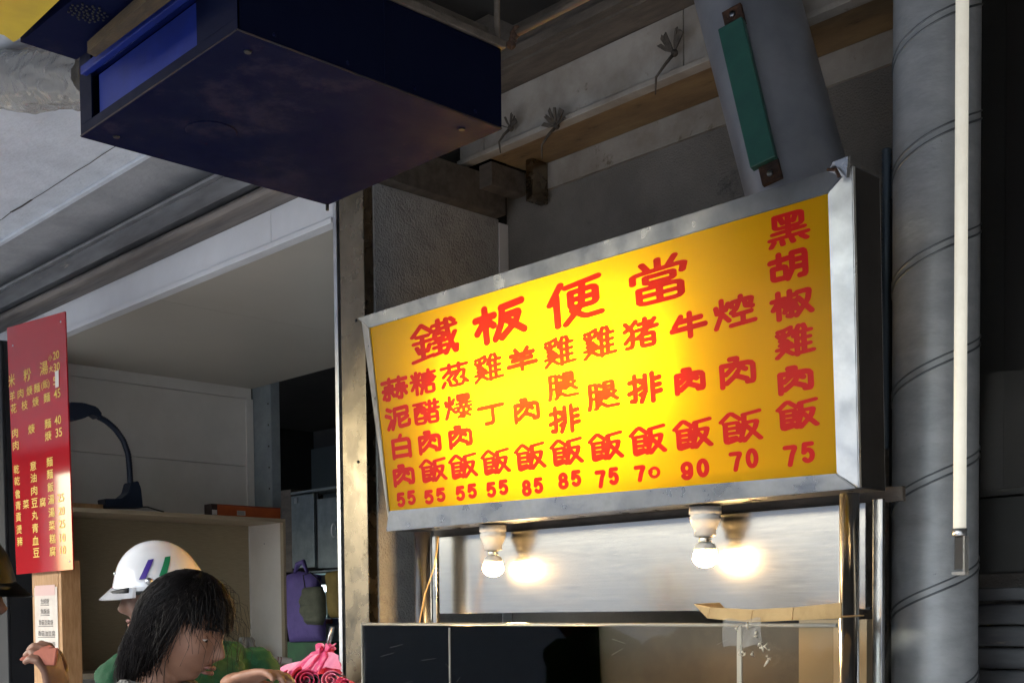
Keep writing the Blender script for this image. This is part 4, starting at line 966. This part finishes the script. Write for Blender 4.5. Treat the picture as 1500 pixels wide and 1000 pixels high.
quadbox('lamp_top', 458, 838, 484, 842, 5.0, .02, mat('cyan_metal', (.35, .5, .52), .4), lt)
bm = nb(); add_prism(bm, [px(476, 944, Y=4.75), px(483, 944, Y=4.75), px(489, 917, Y=4.75), px(483, 917, Y=4.75)], (0, .01, 0))
tag(obj('white_knife', fixn(bm), mat('white_glossy', (.85, .87, .87), .15, emis=(1, 1, 1), es=0)), 'upright shiny white blade standing behind the pink bags', 'blade')
quadbox('steel_pot', 478, 905, 500, 916, 4.9, .25, cabinet_m)
tag(bpy.data.objects['steel_pot'], 'small grey steel tray behind the mustard bag', 'tray')
quadbox('red_cap', 475, 906, 484, 913, 4.88, .02, mat('red_clay', (.3, .08, .04), .5)); tag(bpy.data.objects['red_cap'], 'small rust-red lid beside the steel tray in the back room', 'lid')

# ------------------------------------------------------------------ pink bag rolls beside the guard
pk = empty('pink_bag_bundle', px(455, 1000, Y=2.42), 'bundle of rolled pink plastic bags hanging beside the acrylic guard', 'plastic bags')
def pkp(u, v, y): return px(u, v, Y=y+.34)
def gath(a, b):
    # gathered neck fanning down
    ang = a*math.pi*2; top_ = pkp(478, 946, 2.12); bot = pkp(462, 985, 2.12)
    c = top_.lerp(bot, b); r = .026+.064*b**1.1; r *= 1+.22*math.sin(ang*9+b*3)+.2*mnoise.noise(Vector((a*9, b*4, 2)))
    if b < .25: r = .03-.05*b + .012*math.sin(ang*7)
    return c + Vector((math.cos(ang)*r*1.25, math.sin(ang)*r*.7, .012*math.sin(ang*5)*(1-b)))
obj('gathered_neck', cloth_patch(gath, 90, 14), pink, pk)
def swirl(u, v, R0, y, m, tilt, turns=3.2, name='rolled_bag'):
    R0 *= 1.16; c = pkp(u, v, y); bm = nb(); ax = (CR*tilt - CF*.9 + CU*.15).normalized(); ex = ax.cross(Vector((0, 0, 1))).normalized(); ey = ex.cross(ax).normalized()
    N = 70; pr = None
    for i in range(N+1):
        t = i/N; a = t*turns*2*math.pi; r = R0*(.12+.88*t)*(1+.07*math.sin(a*1.7))
        q = c + ex*r*math.cos(a) + ey*r*math.sin(a)*.9; pp_ = [bm.verts.new(q+ax*(.004*math.sin(a*2.3))), bm.verts.new(q-ax*.12)]
        if pr: bm.faces.new((pr[0], pr[1], pp_[1], pp_[0])).smooth = True
        pr = pp_
    o = obj(name, bm, m, pk); md = o.modifiers.new('th', 'SOLIDIFY'); md.thickness = .0022; return o
swirl(429, 997, .040, 2.06, pink, .25); swirl(448, 994, .044, 2.03, pink, .1); swirl(484, 994, .030, 2.05, pink2, -.1, 2.4); swirl(412, 1000, .030, 2.05, pink2, .3, 2.2); swirl(503, 1002, .028, 2.06, pink, -.2, 2.2)
def fold(a, b):
    p = pkp(405+a*95, 985-28*math.sin(min(1, a*1.4)*1.5)+b*22, 2.10-.03*b); return p+Vector((0, -.012*math.sin(a*14+b*2), .006*math.sin(a*10)))
obj('loose_flap', cloth_patch(fold, 40, 6), pink2, pk)
obj('hook_rod', add_tube(nb(), [pkp(478, 950, 2.13), pkp(486, 918, 2.13)], .004, 8), alu, pk)

# ------------------------------------------------------------------ PEOPLE
def blob(bm, c, rx, ry, rz, m3=None, seg=20):
    mt = Matrix.Translation(c) @ (m3.to_4x4() if m3 else Matrix()) @ Matrix.Diagonal((rx, ry, rz, 1))
    bmesh.ops.create_uvsphere(bm, u_segments=seg, v_segments=seg//2+2, radius=1, matrix=mt)
def limb(bm, pts, seg=14):
    """tapered closed chain of (point, radius)"""
    for (p, r), (q, s) in zip(pts, pts[1:]):
        add_tube(bm, [p, q], [r, s], seg)
    for p, r in pts: blob(bm, p, r, r, r, seg=14)
def remesh(bm, vox, name, smooth_it=4, nz=0., ns=8.):
    me = bpy.data.meshes.new('tmp'); bm.to_mesh(me); bm.free(); o = bpy.data.objects.new('tmp', me); COL.objects.link(o)
    r = o.modifiers.new('r', 'REMESH'); r.mode = 'VOXEL'; r.voxel_size = vox
    s = o.modifiers.new('s', 'SMOOTH'); s.iterations = smooth_it; s.factor = .5
    bpy.context.view_layer.update()
    m2 = bpy.data.meshes.new_from_object(o.evaluated_get(bpy.context.evaluated_depsgraph_get())); bpy.data.objects.remove(o); bpy.data.meshes.remove(me)
    out = nb(); out.from_mesh(m2); bpy.data.meshes.remove(m2)
    for f in out.faces: f.smooth = True
    if nz:
        out.normal_update()
        for v_ in out.verts:
            v_.co += v_.normal*nz*(mnoise.noise(v_.co*ns)+.6*abs(mnoise.noise(v_.co*ns*2.3+Vector((5, 1, 2)))))
    return out
def gs_(x, s): return math.exp(-(x/s)**2)
def head_bm(bm, c, m3, sc=1.):
    """head: local x forward, y left, z up"""
    NU, NV = 110, 84; ring = []
    for j in range(NV+1):
        th = math.pi*j/NV; row = []
        for i in range(NU):
            ph = 2*math.pi*i/NU
            d = Vector((math.sin(th)*math.cos(ph), math.sin(th)*math.sin(ph), math.cos(th)))
            z = d.z*(.112 if d.z > 0 else .118)
            low = max(0, -z/.118)
            y = d.y*.076*(1-.42*low**1.5)
            x = d.x*((.088-.006*low) if d.x > 0 else .100*(1-.30*low))
            if d.x < 0: x *= 1
            if d.x > 0:
                ky = lambda s: gs_(y, s)
                k = d.x**.5
                x += k*(.026*gs_(y, .010+.006*low)*gs_(z+.030, .017) + .012*gs_(y, .008)*gs_(z+.008, .02))
                x += k*(.006*gs_(z-.028, .012)*gs_(y, .05) - .010*(gs_(y-.031, .015)+gs_(y+.031, .015))*gs_(z-.006, .012))
                x += k*(.009*gs_(y, .020)*gs_(z+.058, .006) + .008*gs_(y, .018)*gs_(z+.071, .006) - .003*gs_(y, .02)*gs_(z+.0645, .003))
                x += k*(.012*gs_(y, .020)*gs_(z+.098, .016) - .004*gs_(z+.082, .007)*gs_(y, .03))
                x += k*(.006*(gs_(y-.042, .02)+gs_(y+.042, .02))*gs_(z+.028, .02))
            row.append(bm.verts.new(c + m3 @ (Vector((x, y, z))*sc)))
        ring.append(row)
    for a, b in zip(ring, ring[1:]):
        for k in range(NU):
            vs = (a[k], b[k], b[(k+1) % NU], a[(k+1) % NU])
            try: bm.faces.new(vs)
            except ValueError: pass
    bmesh.ops.remove_doubles(bm, verts=ring[0]+ring[-1], dist=1e-5)
    for s in (-1, 1):
        blob(bm, c+m3@(Vector((-.008, s*.076, -.012))*sc), .017*sc, .007*sc, .030*sc, m3)
def hand(bm, wrist, dirn, palmn, curl=.5, sc=1., flip=1):
    """palm box plus five bent fingers; dirn: pointing direction, palmn: palm normal"""
    d = dirn.normalized(); n = (palmn-d*palmn.dot(d)).normalized(); s = d.cross(n).normalized()*flip
    m3 = Matrix((d, s, n)).transposed()
    blob(bm, wrist+d*.045*sc, .052*sc, .040*sc, .015*sc, m3); blob(bm, wrist+d*.01, .035*sc, .028*sc, .019*sc, m3)
    lens = (.068, .078, .073, .058); offs = (.028, .010, -.009, -.027)
    for L, o in zip(lens, offs):
        p = wrist+d*.080*sc+s*o*sc; pts = [(p-d*.02, .0095*sc)]; a = curl*.35
        for seg, fr_ in enumerate((.45, .30, .25)):
            dir_ = (d*math.cos(a)+n*math.sin(a)+s*o*1.5).normalized(); pts.append((p, (.0092-.0006*seg)*sc)); p = p+dir_*L*fr_*sc; a += curl*.75
        pts.append((p, .0068*sc)); limb(bm, pts, 10)
    p = wrist+d*.022*sc+s*.030*sc; q = p+(d*.5+s*.75+n*.25).normalized()*.038*sc; r = q+(d*.85+s*.25+n*.35).normalized()*.030*sc
    limb(bm, [(p, .013*sc), (q, .0105*sc), (r, .008*sc)], 10)
def face_basis(fwd, up=Vector((0, 0, 1)), pitch=0.):
    f = fwd.normalized(); l = up.cross(f).normalized(); u = f.cross(l).normalized()
    f2 = f*math.cos(pitch)-u*math.sin(pitch); u2 = u*math.cos(pitch)+f*math.sin(pitch)
    return Matrix((f2, l, u2)).transposed()
def person(head_c, fwd, pitch, skinm, topm, armL, armR, label, handinfo, sc=1., body_fwd=None, off=Vector((0, 0, 0))):
    base = Vector((head_c.x, head_c.y, 0)); t = empty('person', base, label, 'person')
    bf = (body_fwd or fwd).copy(); bf.z = 0; bf.normalize(); lf = Vector((0, 0, 1)).cross(bf)
    hm = face_basis(fwd, pitch=pitch); H_ = head_c.z
    neck = head_c + hm @ Vector((-.035, 0, -.10)); chest = Vector((head_c.x, head_c.y, H_-.30))-bf*.07+off; waist = Vector((head_c.x, head_c.y, H_-.56))-bf*.07+off
    hip = Vector((head_c.x, head_c.y, H_-.72))-bf*.07+off; k = (H_-.72-.06)/2
    Bm = Matrix((bf, lf, Vector((0, 0, 1)))).transposed()
    sh_ = [Vector((chest.x, chest.y, H_-.225))+lf*s*.175*sc for s in (1, -1)]
    # skin body, continuous
    bm = nb(); head_bm(bm, head_c, hm, sc)
    limb(bm, [(head_c+hm@Vector((-.03, 0, -.03)), .055), (neck, .050), (Vector((chest.x, chest.y, H_-.20)), .058)])
    blob(bm, chest, .10, .155, .16, Bm); blob(bm, waist, .09, .13, .16, Bm); blob(bm, hip, .10, .15, .12, Bm)
    arms = []
    for s, (el, wr) in zip((0, 1), (armL, armR)):
        limb(bm, [(sh_[s], .05), (el, .038), (wr, .024)]); arms.append((sh_[s], el, wr))
    for s in (1, -1):
        h0 = hip+lf*s*.085; kn = Vector((hip.x, hip.y, (H_-.72)/2+.05))+lf*s*.095+bf*.03; an = Vector((hip.x, hip.y, .08))+lf*s*.10
        limb(bm, [(h0, .08), (kn, .05), (an, .034)]); limb(bm, [(an, .034), (Vector((an.x, an.y, .035))+bf*.15, .026)])
    for wr, dr, pn, cu, fl in handinfo: hand(bm, wr, dr, pn, cu, sc, fl)
    body = obj('body', remesh(bm, .0046, 'b', 3), skinm, t)
    # jacket
    bm = nb(); blob(bm, chest+Vector((0, 0, -.02)), .135, .20, .20, Bm); blob(bm, waist, .13, .175, .2, Bm); blob(bm, hip+Vector((0, 0, .04)), .135, .18, .13, Bm)
    limb(bm, [(sh_[0]+Vector((0, 0, .005)), .066), (Vector((chest.x, chest.y, H_-.175)), .07), (sh_[1]+Vector((0, 0, .005)), .066)])
    for a in arms:
        w2 = a[1].lerp(a[2], .86); limb(bm, [(a[0], .068), (a[1], .054), (w2, .042)])
    jk = obj('jacket', remesh(bm, .009, 'j', 2, .020, 16), topm, t)
    bm = nb()
    for s in (1, -1):
        h0 = hip+lf*s*.085; kn = Vector((hip.x, hip.y, (H_-.72)/2+.05))+lf*s*.095+bf*.03; an = Vector((hip.x, hip.y, .10))+lf*s*.10
        limb(bm, [(h0, .10), (kn, .066), (an, .055)])
    obj('trousers', remesh(bm, .012, 't', 3, .008, 12), denim, t)
    for s in (1, -1):
        an = Vector((hip.x, hip.y, .05))+lf*s*.10; bm = nb(); blob(bm, an+bf*.06+Vector((0, 0, -.005)), .14, .048, .045, Bm); blob(bm, an, .055, .045, .06, Bm); obj('shoe', remesh(bm, .009, 's', 3), black_cl, t)
    # eyes, brows, lips
    for s in (1, -1):
        e = head_c+hm@(Vector((.0635, s*.031, .004))*sc); bm = nb(); blob(bm, e, .0125*sc, .0125*sc, .0105*sc, hm, 16); ey = obj('eye', bm, eye_w, t)
        bm = nb(); blob(bm, e+hm@Vector((.0078, 0, -.004)), .0050*sc, .0056*sc, .0052*sc, hm, 12); obj('iris', bm, eye_d, ey); bm = nb(); blob(bm, e+hm@Vector((-.0012, 0, .0030)), .0145*sc, .0150*sc, .0105*sc, hm, 16); obj('eyelid', bm, skinm, ey)
        bm = nb(); limb(bm, [(head_c+hm@(Vector((.085, s*.016, .027))*sc), .003), (head_c+hm@(Vector((.084, s*.032, .031))*sc), .0036), (head_c+hm@(Vector((.074, s*.048, .027))*sc), .0022)], 8); obj('eyebrow', bm, hair_m, t)
    for dz, dx_ in ((-.0585, .0935), (-.071, .0915)):
        bm = nb(); limb(bm, [(head_c+hm@(Vector((dx_-.011, -.020, dz*1.02))*sc), .0022), (head_c+hm@(Vector((dx_-.001, 0, dz))*sc), .0050), (head_c+hm@(Vector((dx_-.011, .020, dz*1.02))*sc), .0022)], 8); obj('lip', bm, lip_m, t)
    return t, hm, bf, lf, chest
def hair(parent, c, hm, sc, seed, n=6000, long_=.15, face_half=62):
    rnd = random.Random(seed); bm = nb()
    def srf(ph, th, off):
        d = Vector((math.sin(th)*math.cos(ph), math.sin(th)*math.sin(ph), math.cos(th)))
        return Vector((d.x*((.094 if d.x > 0 else .108)+off), d.y*(.082+off), d.z*(.118+off)))*sc
    # cap under the strands
    cap = nb(); NU, NV = 60, 30; rows = []
    for j in range(NV+1):
        row = []
        for i in range(NU):
            ph = 2*math.pi*i/NU; pa = abs((math.degrees(ph)+180) % 360-180)
            thm = R_(52) if pa < 58 else (R_(52)+(R_(112)-R_(52))*min(1, max(0, (pa-58))/45))
            row.append(cap.verts.new(c+hm@srf(ph, thm*j/NV, .004)))
        rows.append(row)
    for a, b in zip(rows, rows[1:]):
        for k in range(NU):
            try: cap.faces.new((a[k], b[k], b[(k+1) % NU], a[(k+1) % NU])).smooth = True
            except ValueError: pass
    # hanging back volume
    blobc = nb(); blob(blobc, c+hm@Vector((-.045, 0, -.045)), .050, .064, .095, hm, 28)
    me_ = bpy.data.meshes.new('x'); blobc.to_mesh(me_); blobc.free(); cap.from_mesh(me_)
    me_ = bpy.data.meshes.new('x'); cap.to_mesh(me_); cap.free(); bm.from_mesh(me_)
    for k in range(n):
        ph = rnd.uniform(-math.pi, math.pi); pa = abs(math.degrees(ph)); off = rnd.uniform(.003, .016)
        bang = pa < face_half; side = face_half <= pa < 104
        thend = R_(rnd.uniform(46, 62)) if pa < 35 else (R_(rnd.uniform(52, 68)) if bang else (R_(rnd.uniform(92, 112)) if side else R_(100)))
        pts = []; ns_ = 9; drift = rnd.uniform(-.25, .25) + ((rnd.choice((.35, .5, .7, .9, 1.1)) if ph > 0 else -rnd.choice((.35, .5, .7, .9, 1.1))) if side else (.25*(1 if ph > 0 else -1) if bang and pa > 30 else 0))
        for i in range(ns_+1):
            th = .12+(thend-.12)*i/ns_; pts.append(srf(ph+drift*(i/ns_)**2+.014*math.sin(i*.8+k*1.7), th, off+.003*math.sin(i*.7+k)))
        if not bang and not (side and rnd.random() < .35):
            e = pts[-1].copy(); ln = long_*rnd.uniform(.45, 1.0)*(1.0 if pa > 95 else .75)
            inw = Vector((-.30*e.x-.02+rnd.uniform(-.02, .02), -.75*e.y+rnd.uniform(-.02, .02), 0))
            for i in range(1, 7): pts.append(e+Vector((rnd.uniform(-.003, .003), rnd.uniform(-.003, .003), -ln*i/6))+inw*(i/6)**1.6+Vector((-.012*math.sin(i/6*2), 0, 0)))
        elif rnd.random() < .25:
            e = pts[-1].copy()
            for i in range(1, 5): pts.append(e+Vector((.006*i/4, rnd.uniform(-.004, .004), -.05*i/4*rnd.uniform(.5, 1))))
        w = rnd.uniform(.0004, .0010); add_tube(bm, [c+hm@p for p in pts], [w]*(len(pts)-1)+[w*.2], 3, caps=False)
    for k in range(150):   # flyaways
        ph = rnd.uniform(-math.pi, math.pi); th = rnd.uniform(.3, 1.5); p = srf(ph, th, .008); d = Vector((p.x, p.y, p.z)).normalized()
        q = p+d*rnd.uniform(.01, .035)+Vector((.02, 0, -.02)); r = q+Vector((rnd.uniform(-.01, .03), 0, -rnd.uniform(.03, .07)))
        add_tube(bm, [c+hm@p, c+hm@((p+q)/2+d*.008), c+hm@q, c+hm@r], .00045, 3, caps=False)
    return obj('hair', bm, hair_m, parent)

# woman in front, dark hair, looking right
wc = px(272, 922, D=2.5)
wf = (Rh*.96 - Fh*.28).normalized()
wr1 = px(372, 1000, D=2.42); el1 = wc + Vector((0, 0, -.42)) + Rh*.12 - Fh*.12
wr0 = wc+Rh*.22+Fh*.15+Vector((0, 0, -.42)); el0 = wc+Rh*.02+Fh*.2+Vector((0, 0, -.46))
wo_, hm_w, bf_w, lf_w, ch_w = person(wc, wf, .33, skin_f, black_cl, (el0, wr0), (el1, px(344, 1004, D=2.42)),
    'woman with short black hair and grey knit collar facing right at the stall',
    [(px(338, 999, D=2.42), (px(402, 980, D=2.38)-px(338, 999, D=2.42)), -CU-CF*.1, .55, 1), (wr0, Vector((wr0-el0)), Vector((0, 0, -1)), .5, 1)], .93)
hair(wo_, wc, hm_w, .93, 4)
bm = nb(); cc = wc+hm_w@Vector((-.04, 0, -.155)); N = 28
for k in range(3):
    pts = []
    for i in range(N+1):
        a = 2*math.pi*i/N; pts.append(cc+Vector((0, 0, -.018*k+.01*math.sin(a*3+k)))+bf_w*math.cos(a)*(.078+.008*k)+lf_w*math.sin(a)*(.084+.01*k))
    add_tube(bm, pts, .022, 10)
obj('knit_collar', remesh(bm, .005, 'c', 2, .006, 40), knit, wo_)

# helmets --------------------------------------------------------------
def helmet(c, hm, shell, label, sc=1., stripes=False):
    t = empty('helmet', c, label, 'helmet')
    def hp(ph, th, off=0.):
        fl = .010*gs_(math.degrees(th)-92, 14)
        d = Vector((math.sin(th)*math.cos(ph), math.sin(th)*math.sin(ph), math.cos(th)))
        return Vector((d.x*((.128 if d.x > 0 else .136)+off+fl), d.y*(.108+off+fl), d.z*(.140+off)+.012))*sc
    def rim(ph):
        a = abs((math.degrees(ph)+180) % 360-180); return R_(88 + 12*min(1, a/110))
    bm = nb(); NU, NV = 64, 26; rows = []
    for off in (0, -.012):
        seq = range(NV+1) if off == 0 else range(NV, -1, -1)
        for j in seq: rows.append([bm.verts.new(c+hm@hp(2*math.pi*i/NU, rim(2*math.pi*i/NU)*j/NV, off)) for i in range(NU)])
    for a, b in zip(rows, rows[1:]):
        for k in range(NU):
            try: bm.faces.new((a[k], b[k], b[(k+1) % NU], a[(k+1) % NU])).smooth = True
            except ValueError: pass
    bmesh.ops.remove_doubles(bm, verts=bm.verts, dist=1e-5); fixn(bm); sh2 = obj('shell', bm, shell, t)
    # rubber rim
    bm = nb(); add_tube(bm, [c+hm@hp(2*math.pi*i/60, rim(2*math.pi*i/60)+.012, -.004) for i in range(61)], .0055, 8); obj('rim_trim', bm, black_gap, t)
    # peak
    def pk_(a, b):
        ph = (a-.5)*R_(120); base = hp(ph, rim(ph)-.10, .001); out = Vector((math.cos(ph)*.9, math.sin(ph)*.25, 0))
        return c+hm@(base+out*.044*b*math.cos((a-.5)*2.6)+Vector((0, 0, -.026*b)))
    bm = cloth_patch(pk_, 26, 8, .005); obj('peak', bm, shell, t)
    # liner edge in front
    bm = nb(); add_tube(bm, [c+hm@(hp((a-.5)*R_(110), rim(0)+.05, -.010)+Vector((.012, 0, 0))) for a in [i/16 for i in range(17)]], .009, 8); obj('liner', bm, black_gap, t)
    for s in (1, -1):
        bm = nb(); p = hp(s*R_(78), R_(84), .002); n_ = Vector((0, s, 0)); add_lathe(bm, c+hm@p, [(.010, 0), (.009, .003), (.001, .004)], 14, axis=(hm@n_)); obj('rivet', bm, alu, t)
        bm = nb(); add_tube(bm, [c+hm@hp(s*R_(80), R_(97), -.012), c+hm@(Vector((.01, s*.072, -.09))*sc), c+hm@(Vector((.02, s*.02, -.135))*sc)], .004, 6); obj('strap', bm, black_cl, t)
    if stripes:
        for s in (1, -1):
            for ph0, m_ in ((78, purple_ink), (104, green_ink)):
                def strp(a, b):
                    ph = s*R_(ph0-13+a*9+b*16); th = R_(80-b*24); return c+hm@hp(ph, th, .0022)
                obj('stripe', cloth_patch(strp, 4, 10), m_, t)
        bm = nb(); add_lathe(bm, c+hm@hp(R_(8), R_(66), .0), [(.006, 0), (.004, .004)], 10, axis=hm@Vector((1, 0, 0))); obj('snap_button', bm, alu, t)
    return t
# rider in white helmet, facing left
rc = px(232, 868, D=3.25); rf = (-Rh*.93 - Fh*.33).normalized()
rs = px(360, 945, D=3.25)
ro_, hm_r, bf_r, lf_r, ch_r = person(rc, rf, .18, skin_d, green_cl, (rc+lf_w*0+Vector((0, 0, -.5))-Rh*.1-Fh*.1, rc+Vector((0, 0, -.62))-Rh*.25), (rc+Vector((0, 0, -.47))+Rh*.22, rc+Vector((0, 0, -.68))+Rh*.05),
    'scooter rider in white helmet and green jacket facing left behind the woman', [], 1.0, body_fwd=(-Rh*.5+Fh*.6), off=Rh*.06-Fh*.02)
helmet(rc+Vector((0, 0, .01)), hm_r, helm_w, 'glossy white half helmet with purple and green slanted stripes', .87, True)
# green raised shoulder with grey band (jacket yoke) visible right of the woman
# man at the left edge with black helmet
lc = px(-62, 866, D=2.75); lfw = (Rh*.95+Fh*.15).normalized()
lw = px(92, 992, D=2.55)
lo_, hm_l, bf_l, lf_l, ch_l = person(lc, lfw, .15, skin_d, black_cl, (lc+Vector((0, 0, -.45))+Fh*.2, lc+Vector((0, 0, -.4))+Rh*.2+Fh*.2), (lc+Vector((0, 0, -.40))+Rh*.10-Fh*.1, px(84, 1030, D=2.6)),
    'man in black helmet at the left edge holding a terracotta wallet',
    [(px(86, 1020, D=2.6), (px(72, 960, D=2.55)-px(86, 1020, D=2.6)), (-CR+CF*.2), 1.2, -1)], 1.0)
helmet(lc+Vector((0, 0, .012)), hm_l, helm_k, 'glossy black half helmet at the left edge of the photo', .93)
# wallet
wl = empty('wallet', px(60, 975, D=2.53), 'terracotta folded wallet held up in the man\'s fingers at lower left', 'wallet')
bm = nb(); add_prism(bm, [px(27, 966, D=2.53), px(48, 972, D=2.53), px(80, 974, D=2.53), px(84, 948, D=2.53), px(60, 949, D=2.53)], CF*.012); fixn(bm); bmesh.ops.bevel(bm, geom=list(bm.edges), offset=.002, segments=2, affect='EDGES'); obj('wallet_cover', bm, wallet_m, wl)
bm = nb(); add_prism(bm, [px(28, 965, D=2.546), px(60, 950, D=2.546), px(78, 947, D=2.546), px(72, 944, D=2.546), px(44, 953, D=2.546)], CF*.006); obj('wallet_flap', fixn(bm), wallet_m, wl)
